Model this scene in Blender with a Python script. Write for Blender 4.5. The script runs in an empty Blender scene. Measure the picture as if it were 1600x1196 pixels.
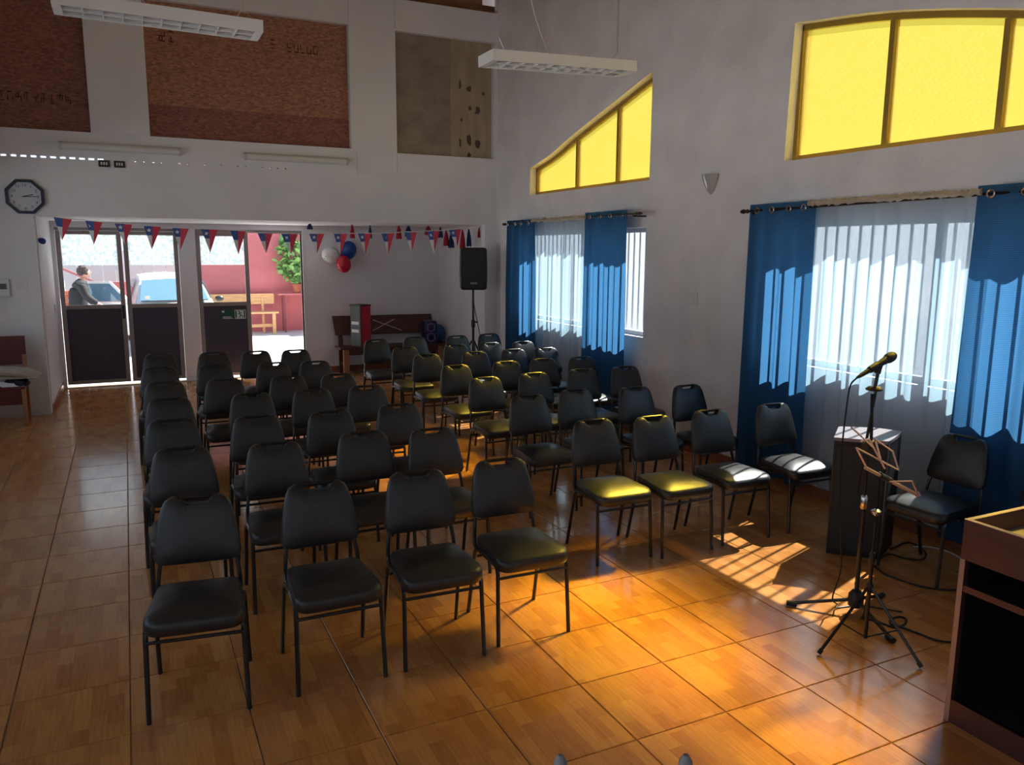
import bpy, bmesh, math, random
from mathutils import Vector, Matrix
random.seed(7)
PI = math.pi
scene = bpy.context.scene
COL = scene.collection

# ------------------------------------------------------------------ camera
F_PX = 1233.3
CAM_R = Matrix(((0.90023434, 0.06629633, -0.43032886),
                (-0.43536166, 0.15111727, -0.88748171),
                (0.00619335, 0.9862902, 0.16490384)))
CAM_H = 2.05
cam_data = bpy.data.cameras.new('camera')
cam_data.sensor_width = 36.0
cam_data.lens = F_PX / 1600.0 * 36.0
cam_data.clip_start = 0.05
cam_data.clip_end = 300
cam = bpy.data.objects.new('camera', cam_data)
COL.objects.link(cam)
cam.matrix_world = Matrix.Translation((0, 0, CAM_H)) @ CAM_R.to_4x4()
scene.camera = cam

# ------------------------------------------------------------------ sky, sun, exposure
world = bpy.data.worlds.new('sky')
scene.world = world
world.use_nodes = True
wn = world.node_tree
wn.nodes.clear()
w_out = wn.nodes.new('ShaderNodeOutputWorld')
w_bg = wn.nodes.new('ShaderNodeBackground')
w_tc = wn.nodes.new('ShaderNodeTexCoord')
w_sep = wn.nodes.new('ShaderNodeSeparateXYZ')
w_ramp = wn.nodes.new('ShaderNodeValToRGB')
w_ramp.color_ramp.elements[0].position = 0.0
w_ramp.color_ramp.elements[0].color = (0.86, 0.93, 1.0, 1)
w_ramp.color_ramp.elements[1].position = 0.8
w_ramp.color_ramp.elements[1].color = (0.47, 0.66, 1.0, 1)
wn.links.new(w_tc.outputs['Generated'], w_sep.inputs[0])
wn.links.new(w_sep.outputs['Z'], w_ramp.inputs[0])
wn.links.new(w_ramp.outputs[0], w_bg.inputs['Color'])
w_bg.inputs['Strength'].default_value = 1.15
wn.links.new(w_bg.outputs[0], w_out.inputs[0])

SUN_DIR = Vector((-1.0, -0.33, -1.16)).normalized()
sun_data = bpy.data.lights.new('sun', 'SUN')
sun_data.energy = 26.0
sun_data.angle = math.radians(0.6)
sun_data.color = (1.0, 0.95, 0.86)
sun = bpy.data.objects.new('sun', sun_data)
COL.objects.link(sun)
sun.location = (12, 4, 12)
sun.rotation_euler = SUN_DIR.to_track_quat('-Z', 'Y').to_euler()

scene.view_settings.view_transform = 'Standard'
scene.view_settings.look = 'None'
scene.view_settings.gamma = 1.0
scene.view_settings.use_curve_mapping = False
scene.view_settings.exposure = -0.05
try:
    scene.cycles.max_bounces = 10
    scene.cycles.diffuse_bounces = 6
    scene.cycles.transparent_max_bounces = 16
    scene.cycles.transmission_bounces = 8
    scene.cycles.sample_clamp_indirect = 16.0
    scene.cycles.use_guiding = True
except Exception:
    pass


# ------------------------------------------------------------------ measuring helpers (pixel -> point on a known plane)
def ray(px, py):
    return CAM_R @ Vector((px - 800.0, 598.0 - py, -F_PX))


def on_z(px, py, z=0.0):
    d = ray(px, py)
    t = (z - CAM_H) / d.z
    return Vector((d.x * t, d.y * t, z))


def on_y(px, py, y):
    d = ray(px, py)
    t = y / d.y
    return Vector((d.x * t, y, CAM_H + d.z * t))


def on_x(px, py, x):
    d = ray(px, py)
    t = x / d.x
    return Vector((x, d.y * t, CAM_H + d.z * t))


# ------------------------------------------------------------------ materials
MAT = {}


def lin(r, g, b):
    def f(c):
        c /= 255.0
        return c / 12.92 if c <= 0.04045 else ((c + 0.055) / 1.055) ** 2.4
    return (f(r), f(g), f(b), 1.0)


def new_mat(name):
    m = bpy.data.materials.new(name)
    m.use_nodes = True
    nt = m.node_tree
    nt.nodes.clear()
    out = nt.nodes.new('ShaderNodeOutputMaterial')
    MAT[name] = m
    return m, nt, out


def pbr(name, col, rough=0.6, metal=0.0, spec=0.5, vary=0.0, vscale=4.0, bump=0.0, bscale=60.0, col2=None,
        rvary=0.0, stretch=None, coat=0.0):
    m, nt, out = new_mat(name)
    b = nt.nodes.new('ShaderNodeBsdfPrincipled')
    nt.links.new(b.outputs[0], out.inputs[0])
    col = tuple(col) if len(col) == 4 else tuple(col) + (1.0,)
    b.inputs['Base Color'].default_value = col
    b.inputs['Roughness'].default_value = rough
    b.inputs['Metallic'].default_value = metal
    b.inputs['Specular IOR Level'].default_value = spec
    b.inputs['Coat Weight'].default_value = coat
    tc = nt.nodes.new('ShaderNodeTexCoord')
    vec = tc.outputs['Object']
    if stretch:
        mp = nt.nodes.new('ShaderNodeMapping')
        mp.inputs['Scale'].default_value = stretch
        nt.links.new(vec, mp.inputs[0])
        vec = mp.outputs[0]
    if vary > 0 or col2 is not None or rvary > 0:
        n = nt.nodes.new('ShaderNodeTexNoise')
        n.inputs['Scale'].default_value = vscale
        n.inputs['Detail'].default_value = 5
        nt.links.new(vec, n.inputs['Vector'])
        if vary > 0 or col2 is not None:
            r = nt.nodes.new('ShaderNodeValToRGB')
            r.color_ramp.elements[0].position = 0.3
            r.color_ramp.elements[1].position = 0.7
            if col2 is None:
                r.color_ramp.elements[0].color = tuple(c * (1 - vary) for c in col[:3]) + (1,)
                r.color_ramp.elements[1].color = tuple(min(1, c * (1 + vary)) for c in col[:3]) + (1,)
            else:
                r.color_ramp.elements[0].color = col
                r.color_ramp.elements[1].color = tuple(col2[:3]) + (1,)
            nt.links.new(n.outputs['Fac'], r.inputs[0])
            nt.links.new(r.outputs[0], b.inputs['Base Color'])
        if rvary > 0:
            mr = nt.nodes.new('ShaderNodeMapRange')
            mr.inputs['To Min'].default_value = max(0.02, rough - rvary)
            mr.inputs['To Max'].default_value = rough + rvary
            nt.links.new(n.outputs['Fac'], mr.inputs['Value'])
            nt.links.new(mr.outputs[0], b.inputs['Roughness'])
    if bump > 0:
        n2 = nt.nodes.new('ShaderNodeTexNoise')
        n2.inputs['Scale'].default_value = bscale
        n2.inputs['Detail'].default_value = 3
        nt.links.new(vec, n2.inputs['Vector'])
        bp = nt.nodes.new('ShaderNodeBump')
        bp.inputs['Strength'].default_value = bump
        bp.inputs['Distance'].default_value = 0.01
        nt.links.new(n2.outputs['Fac'], bp.inputs['Height'])
        nt.links.new(bp.outputs[0], b.inputs['Normal'])
    return m


def cloth(name, col, transp=0.0, transl=0.5, weave=0.0, wscale=300.0, diffuse_col=None):
    """woven cloth: some light straight through, some scattered through, the rest diffuse"""
    m, nt, out = new_mat(name)
    d = nt.nodes.new('ShaderNodeBsdfDiffuse')
    t = nt.nodes.new('ShaderNodeBsdfTranslucent')
    d.inputs[0].default_value = tuple((diffuse_col or col)[:3]) + (1,)
    t.inputs[0].default_value = tuple(col[:3]) + (1,)
    mx = nt.nodes.new('ShaderNodeMixShader')
    mx.inputs[0].default_value = transl
    nt.links.new(d.outputs[0], mx.inputs[1])
    nt.links.new(t.outputs[0], mx.inputs[2])
    last = mx.outputs[0]
    if weave > 0:
        tc = nt.nodes.new('ShaderNodeTexCoord')
        w1 = nt.nodes.new('ShaderNodeTexWave')
        w1.bands_direction = 'Z'
        w1.inputs['Scale'].default_value = wscale
        w1.inputs['Distortion'].default_value = 1.5
        w1.inputs['Detail'].default_value = 1.0
        nt.links.new(tc.outputs['Object'], w1.inputs[0])
        rp = nt.nodes.new('ShaderNodeValToRGB')
        rp.color_ramp.elements[0].color = tuple(c * (1 - weave) for c in col[:3]) + (1,)
        rp.color_ramp.elements[1].color = tuple(min(1, c * (1 + weave)) for c in col[:3]) + (1,)
        nt.links.new(w1.outputs['Fac'], rp.inputs[0])
        nt.links.new(rp.outputs[0], t.inputs[0])
    if transp > 0:
        tr = nt.nodes.new('ShaderNodeBsdfTransparent')
        m2 = nt.nodes.new('ShaderNodeMixShader')
        m2.inputs[0].default_value = transp
        nt.links.new(last, m2.inputs[1])
        nt.links.new(tr.outputs[0], m2.inputs[2])
        last = m2.outputs[0]
    nt.links.new(last, out.inputs[0])
    return m


def clear_glass(name, tint=(0.96, 0.98, 0.98), gloss=0.07):
    m, nt, out = new_mat(name)
    tr = nt.nodes.new('ShaderNodeBsdfTransparent')
    tr.inputs[0].default_value = tint + (1,)
    g = nt.nodes.new('ShaderNodeBsdfGlossy')
    g.inputs['Roughness'].default_value = 0.03
    mx = nt.nodes.new('ShaderNodeMixShader')
    mx.inputs[0].default_value = gloss
    nt.links.new(tr.outputs[0], mx.inputs[1])
    nt.links.new(g.outputs[0], mx.inputs[2])
    nt.links.new(mx.outputs[0], out.inputs[0])
    return m


def yellow_glass(name):
    """cast patterned glass: bends light a little (blurred sun) and scatters some"""
    m, nt, out = new_mat(name)
    colr = (0.60, 0.48, 0.17, 1)
    rf = nt.nodes.new('ShaderNodeBsdfRefraction')
    rf.inputs['Color'].default_value = (1.0, 0.74, 0.08, 1)
    rf.inputs['IOR'].default_value = 0.94
    rf.inputs['Roughness'].default_value = 0.85
    rf2 = nt.nodes.new('ShaderNodeBsdfRefraction')
    rf2.inputs['Color'].default_value = rf.inputs['Color'].default_value
    rf2.inputs['IOR'].default_value = 1.07
    rf2.inputs['Roughness'].default_value = 0.85
    mr = nt.nodes.new('ShaderNodeMixShader')
    mr.inputs[0].default_value = 0.45
    nt.links.new(rf.outputs[0], mr.inputs[1])
    nt.links.new(rf2.outputs[0], mr.inputs[2])
    tl = nt.nodes.new('ShaderNodeBsdfTranslucent')
    tl.inputs[0].default_value = colr
    tc = nt.nodes.new('ShaderNodeTexCoord')
    vo = nt.nodes.new('ShaderNodeTexVoronoi')
    vo.inputs['Scale'].default_value = 26
    mp = nt.nodes.new('ShaderNodeMapping')
    mp.inputs['Rotation'].default_value = (math.radians(30), 0, 0)
    nt.links.new(tc.outputs['Object'], mp.inputs[0])
    nt.links.new(mp.outputs[0], vo.inputs['Vector'])
    vo.inputs['Randomness'].default_value = 0.25
    bp = nt.nodes.new('ShaderNodeBump')
    bp.inputs['Strength'].default_value = 0.35
    bp.inputs['Distance'].default_value = 0.01
    nt.links.new(vo.outputs['Distance'], bp.inputs['Height'])
    nt.links.new(bp.outputs[0], tl.inputs['Normal'])
    cr = nt.nodes.new('ShaderNodeValToRGB')
    cr.color_ramp.elements[0].position = 0.15
    cr.color_ramp.elements[0].color = (0.62, 0.50, 0.20, 1)
    cr.color_ramp.elements[1].position = 0.55
    cr.color_ramp.elements[1].color = (0.40, 0.30, 0.07, 1)
    nt.links.new(vo.outputs['Distance'], cr.inputs[0])
    nt.links.new(cr.outputs[0], tl.inputs[0])
    mx = nt.nodes.new('ShaderNodeMixShader')
    mx.inputs[0].default_value = 0.15
    nt.links.new(mr.outputs[0], mx.inputs[1])
    nt.links.new(tl.outputs[0], mx.inputs[2])
    nt.links.new(mx.outputs[0], out.inputs[0])
    return m


def tile_mat(name):
    """glazed ceramic tile printed with small wooden strips"""
    m, nt, out = new_mat(name)
    b = nt.nodes.new('ShaderNodeBsdfPrincipled')
    nt.links.new(b.outputs[0], out.inputs[0])
    tc = nt.nodes.new('ShaderNodeTexCoord')
    oi = nt.nodes.new('ShaderNodeObjectInfo')
    sep = nt.nodes.new('ShaderNodeSeparateXYZ')
    cmb = nt.nodes.new('ShaderNodeCombineXYZ')
    nt.links.new(tc.outputs['Object'], sep.inputs[0])
    nt.links.new(sep.outputs['Y'], cmb.inputs['X'])
    nt.links.new(sep.outputs['X'], cmb.inputs['Y'])
    mul = nt.nodes.new('ShaderNodeVectorMath')
    mul.operation = 'MULTIPLY'
    cb2 = nt.nodes.new('ShaderNodeCombineXYZ')
    for k in ('X', 'Y'):
        nt.links.new(oi.outputs['Random'], cb2.inputs[k])
    nt.links.new(cb2.outputs[0], mul.inputs[0])
    mul.inputs[1].default_value = (37.31, 8.0, 0)
    add = nt.nodes.new('ShaderNodeVectorMath')
    add.operation = 'ADD'
    nt.links.new(cmb.outputs[0], add.inputs[0])
    nt.links.new(mul.outputs[0], add.inputs[1])
    br = nt.nodes.new('ShaderNodeTexBrick')
    br.offset = 0.37
    br.inputs['Scale'].default_value = 1.0
    br.inputs['Brick Width'].default_value = 0.24
    br.inputs['Row Height'].default_value = 0.0676
    br.inputs['Mortar Size'].default_value = 0.0004
    br.inputs['Color1'].default_value = (0.60, 0.275, 0.080, 1)
    br.inputs['Color2'].default_value = (0.45, 0.180, 0.048, 1)
    br.inputs['Mortar'].default_value = (0.40, 0.155, 0.042, 1)
    nt.links.new(add.outputs[0], br.inputs['Vector'])
    mp = nt.nodes.new('ShaderNodeMapping')
    mp.inputs['Scale'].default_value = (6, 90, 1)
    nt.links.new(add.outputs[0], mp.inputs[0])
    n = nt.nodes.new('ShaderNodeTexNoise')
    n.inputs['Scale'].default_value = 1.0
    n.inputs['Detail'].default_value = 4
    nt.links.new(mp.outputs[0], n.inputs['Vector'])
    mx = nt.nodes.new('ShaderNodeMixRGB')
    mx.blend_type = 'OVERLAY'
    mx.inputs[0].default_value = 0.35
    nt.links.new(br.outputs['Color'], mx.inputs[1])
    nt.links.new(n.outputs['Fac'], mx.inputs[2])
    nt.links.new(mx.outputs[0], b.inputs['Base Color'])
    b.inputs['Roughness'].default_value = 0.15
    b.inputs['Specular IOR Level'].default_value = 1.0
    n2 = nt.nodes.new('ShaderNodeTexNoise')
    n2.inputs['Scale'].default_value = 22
    nt.links.new(tc.outputs['Object'], n2.inputs['Vector'])
    bp = nt.nodes.new('ShaderNodeBump')
    bp.inputs['Strength'].default_value = 0.02
    bp.inputs['Distance'].default_value = 0.01
    nt.links.new(n2.outputs['Fac'], bp.inputs['Height'])
    nt.links.new(bp.outputs[0], b.inputs['Normal'])
    return m


def osb_mat(name, c1, c2, c3, sc=(9, 9, 34)):
    m, nt, out = new_mat(name)
    b = nt.nodes.new('ShaderNodeBsdfPrincipled')
    nt.links.new(b.outputs[0], out.inputs[0])
    tc = nt.nodes.new('ShaderNodeTexCoord')
    mp = nt.nodes.new('ShaderNodeMapping')
    mp.inputs['Scale'].default_value = sc
    mp.inputs['Rotation'].default_value = (0, 0.12, 0)
    nt.links.new(tc.outputs['Object'], mp.inputs[0])
    vo = nt.nodes.new('ShaderNodeTexVoronoi')
    vo.inputs['Scale'].default_value = 1.4
    nt.links.new(mp.outputs[0], vo.inputs['Vector'])
    n = nt.nodes.new('ShaderNodeTexNoise')
    n.inputs['Scale'].default_value = 1.5
    n.inputs['Detail'].default_value = 6
    nt.links.new(mp.outputs[0], n.inputs['Vector'])
    mxv = nt.nodes.new('ShaderNodeMixRGB')
    mxv.inputs[0].default_value = 0.55
    nt.links.new(vo.outputs['Color'], mxv.inputs[1])
    nt.links.new(n.outputs['Fac'], mxv.inputs[2])
    bw = nt.nodes.new('ShaderNodeRGBToBW')
    nt.links.new(mxv.outputs[0], bw.inputs[0])
    r = nt.nodes.new('ShaderNodeValToRGB')
    r.color_ramp.elements[0].position = 0.25
    r.color_ramp.elements[0].color = c1
    r.color_ramp.elements[1].position = 0.75
    r.color_ramp.elements[1].color = c3
    e = r.color_ramp.elements.new(0.5)
    e.color = c2
    nt.links.new(bw.outputs[0], r.inputs[0])
    nt.links.new(r.outputs[0], b.inputs['Base Color'])
    b.inputs['Roughness'].default_value = 0.75
    return m


def film_mat(name):
    """frosted, patterned self-adhesive film on the door glass"""
    m, nt, out = new_mat(name)
    tl = nt.nodes.new('ShaderNodeBsdfTranslucent')
    df = nt.nodes.new('ShaderNodeBsdfDiffuse')
    tr = nt.nodes.new('ShaderNodeBsdfTransparent')
    tc = nt.nodes.new('ShaderNodeTexCoord')
    vo = nt.nodes.new('ShaderNodeTexVoronoi')
    vo.feature = 'DISTANCE_TO_EDGE'
    vo.inputs['Scale'].default_value = 22
    nz = nt.nodes.new('ShaderNodeTexNoise')
    nz.inputs['Scale'].default_value = 26
    nz.inputs['Detail'].default_value = 3
    nt.links.new(tc.outputs['Object'], nz.inputs['Vector'])
    nt.links.new(tc.outputs['Object'], vo.inputs['Vector'])
    r = nt.nodes.new('ShaderNodeValToRGB')
    r.color_ramp.elements[0].position = 0.40
    r.color_ramp.elements[0].color = (0.70, 0.79, 0.80, 1)
    r.color_ramp.elements[1].position = 0.56
    r.color_ramp.elements[1].color = (0.97, 0.98, 1, 1)
    nt.links.new(nz.outputs['Fac'], r.inputs[0])
    nt.links.new(r.outputs[0], tl.inputs[0])
    nt.links.new(r.outputs[0], df.inputs[0])
    m1 = nt.nodes.new('ShaderNodeMixShader')
    m1.inputs[0].default_value = 0.92
    nt.links.new(df.outputs[0], m1.inputs[1])
    nt.links.new(tl.outputs[0], m1.inputs[2])
    m2 = nt.nodes.new('ShaderNodeMixShader')
    m2.inputs[0].default_value = 0.12
    nt.links.new(m1.outputs[0], m2.inputs[1])
    nt.links.new(tr.outputs[0], m2.inputs[2])
    nt.links.new(m2.outputs[0], out.inputs[0])
    return m


WALL = pbr('painted_plaster', (0.78, 0.76, 0.80), 0.75, vary=0.05, vscale=1.5, bump=0.25, bscale=45)
WALLR = pbr('rough_painted_plaster', (0.78, 0.76, 0.79), 0.8, vary=0.07, vscale=2.5, bump=0.55, bscale=28)
WALLB = pbr('painted_board', (0.78, 0.765, 0.80), 0.7, vary=0.03, vscale=1.2, bump=0.08, bscale=20)
GROUT = pbr('tile_grout', (0.34, 0.22, 0.14), 0.9, vary=0.2, vscale=9)
TILE = tile_mat('wood_print_tile')
BASET = pbr('brown_skirting_tile', lin(150, 88, 62), 0.3, vary=0.18, vscale=6)
OSB = osb_mat('strand_board', lin(136, 88, 70), lin(168, 116, 94), lin(192, 142, 118), (16, 16, 40))
OSBR = osb_mat('red_strand_board', lin(116, 70, 64), lin(142, 90, 80), lin(162, 110, 96), (16, 16, 40))
PLYG = pbr('weathered_plywood', lin(132, 118, 110), 0.8, col2=lin(158, 142, 128), vscale=2.2, stretch=(2, 2, 3))
PLYT = pbr('tan_plywood', lin(156, 138, 116), 0.75, col2=lin(176, 158, 136), vscale=3, stretch=(3, 3, 0.8))
STAIN = pbr('dark_stain', lin(92, 76, 62), 0.85)
INK = pbr('stencil_ink', lin(84, 50, 42), 0.85)
TIMBER = pbr('roof_timber', lin(128, 84, 46), 0.7, col2=lin(96, 58, 30), vscale=3, stretch=(1, 6, 6))
VINYL = pbr('black_vinyl', (0.012, 0.012, 0.014), 0.40, spec=0.75, bump=0.10, bscale=220)
BLKTUBE = pbr('black_painted_steel', (0.012, 0.011, 0.012), 0.28, spec=0.6)
YGLASS = yellow_glass('yellow_patterned_glass')
YFRAME = pbr('ochre_window_frame', lin(150, 120, 40), 0.5)
GLASS = clear_glass('clear_glass')
WFRAME = pbr('white_aluminium', (0.50, 0.52, 0.54), 0.4)
SHEER = cloth('white_voile', (0.27, 0.42, 0.53), transp=0.46, transl=0.66, diffuse_col=(0.58, 0.66, 0.78))
DRAPE = cloth('blue_drape', (0.035, 0.125, 0.27), transp=0.0, transl=0.55, weave=0.25, wscale=26, diffuse_col=(0.05, 0.125, 0.24))
RODM = pbr('dark_bronze_rod', (0.05, 0.035, 0.03), 0.35, metal=0.8)
CHROME = pbr('bright_metal', (0.75, 0.76, 0.78), 0.22, metal=1.0)
DOORF = pbr('bronze_door_frame', lin(150, 140, 138), 0.45, metal=0.1)
DOORP = pbr('dark_door_panel', lin(66, 62, 78), 0.5, vary=0.1, vscale=2)
FILM = film_mat('frosted_film')
WHITE = pbr('white_paint', (0.80, 0.80, 0.80), 0.5)
OFFW = pbr('white_plastic', (0.72, 0.71, 0.69), 0.4)
BLACK = pbr('black_plastic', (0.015, 0.015, 0.017), 0.45)
DARKG = pbr('dark_grey_grille', (0.03, 0.033, 0.037), 0.65, bump=0.5, bscale=400)
NAVY = pbr('navy_plastic', (0.012, 0.013, 0.05), 0.35)
CLOCKF = pbr('clock_paper', (0.60, 0.60, 0.66), 0.6)
BLUEF = pbr('flag_blue', lin(66, 94, 166), 0.7)  # paled to carry the daylight shining through the pennants
REDF = pbr('flag_red', lin(220, 72, 92), 0.7)  # backlight put into the colour, lighter than the plain red
WHTF = pbr('flag_white', (0.80, 0.80, 0.82), 0.7)
TRED = pbr('crimson_tissue', lin(165, 24, 52), 0.85)
TNAVY = pbr('navy_tissue', lin(30, 44, 92), 0.85)
TWHT = pbr('white_tissue', (0.75, 0.75, 0.75), 0.85)
BALW = pbr('white_balloon', (0.78, 0.76, 0.76), 0.3)
BALR = pbr('red_balloon', lin(190, 22, 48), 0.25)
BALB = pbr('blue_balloon', lin(22, 70, 150), 0.25)
WOODD = pbr('dark_bench_wood', lin(92, 52, 44), 0.5, col2=lin(70, 38, 34), vscale=5, stretch=(1, 6, 6))
WOODL = pbr('light_bench_wood', lin(176, 122, 88), 0.55, col2=lin(150, 98, 68), vscale=5, stretch=(1, 6, 1))
WOODP = pbr('pale_pine', lin(222, 176, 128), 0.6, col2=lin(200, 150, 100), vscale=4, stretch=(1, 6, 6))
WOODR = pbr('dark_red_wood', lin(98, 40, 38), 0.5, vary=0.15, vscale=5)
CHALK = pbr('white_chalk', (0.55, 0.50, 0.48), 0.9)
LECT = pbr('mahogany_laminate', lin(96, 56, 52), 0.42, col2=lin(80, 45, 43), vscale=3, stretch=(6, 1, 6))
LECTD = pbr('shade_dark_laminate', (0.012, 0.010, 0.012), 0.6)  # near-black tone stands in for shade inside the open compartments
LECTT = pbr('grey_laminate', lin(140, 132, 140), 0.4)
LECTE = pbr('edge_banding', lin(168, 140, 128), 0.45)
REDBOX = pbr('red_fabric', lin(186, 40, 66), 0.6)
GREYC = pbr('grey_fabric', lin(96, 104, 104), 0.7)
PURPLE = pbr('purple_ring', lin(118, 96, 160), 0.35)
BLUEB = pbr('blue_rubber', lin(34, 84, 140), 0.45)
COATM = pbr('beige_wool', lin(178, 168, 150), 0.9, vary=0.12, vscale=8, bump=0.4, bscale=30)
COATW = pbr('white_cotton', (0.72, 0.72, 0.72), 0.9, bump=0.3, bscale=30)
COPPER = pbr('pinkish_steel', lin(214, 184, 172), 0.35, metal=0.5)
LGLASS = pbr('cut_glass', (0.42, 0.42, 0.42), 0.12, spec=0.9)
GREEN = pbr('sign_green', lin(16, 84, 62), 0.45)
LOUV = pbr('mirror_louvre', (0.45, 0.43, 0.41), 0.12, metal=1.0)
TUBEG = pbr('lamp_tube', (0.85, 0.85, 0.85), 0.3)
DUSTY = pbr('old_batten_plastic', (0.55, 0.54, 0.53), 0.5)
REDWALL = pbr('red_render', lin(194, 112, 116), 0.85, vary=0.10, vscale=1.2, bump=0.2, bscale=15)  # red lifted towards the pale, overexposed haze over the yard
CONC = pbr('pale_concrete', (0.52, 0.53, 0.53), 0.9, vary=0.12, vscale=0.8)
CARP = pbr('white_car_paint', (0.74, 0.75, 0.75), 0.25, coat=0.6)
CARG = pbr('car_glass', (0.10, 0.20, 0.30), 0.06, spec=0.9)
TYRE = pbr('tyre_rubber', (0.015, 0.015, 0.015), 0.8)
FENCE = pbr('pale_metal_sheet', (0.50, 0.55, 0.58), 0.5)
FENCER = pbr('maroon_sheet', lin(128, 62, 66), 0.6)
ORANGE = pbr('orange_brick', lin(196, 92, 58), 0.85, vary=0.3, vscale=9)
LEAF = pbr('leaf_green', lin(92, 140, 72), 0.55, col2=lin(134, 176, 104), vscale=30)
POT = pbr('terracotta', lin(160, 90, 70), 0.8)
SKIN = pbr('skin', lin(214, 160, 140), 0.55)
HAIR = pbr('grey_brown_hair', lin(70, 58, 58), 0.8, bump=0.6, bscale=60)
JACKET = pbr('black_jacket', (0.010, 0.011, 0.015), 0.8)
TROUS = pbr('blue_jeans', (0.05, 0.07, 0.12), 0.85)
CREAM = pbr('cream_paper', (0.7, 0.68, 0.6), 0.7)
LEADB = pbr('cable_rubber', (0.010, 0.010, 0.011), 0.5)
PINE = pbr('pale_ceiling_boards', (0.62, 0.50, 0.36), 0.7, vary=0.12, vscale=3, stretch=(1, 8, 1))
BACKDROP = pbr('grey_backdrop_render', (0.40, 0.45, 0.50), 0.85, vary=0.08, vscale=1)  # for the added backdrop wall, greyed to dim the view through the sheers
GREYP = pbr('grey_bracket_plastic', (0.20, 0.20, 0.22), 0.5)


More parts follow.
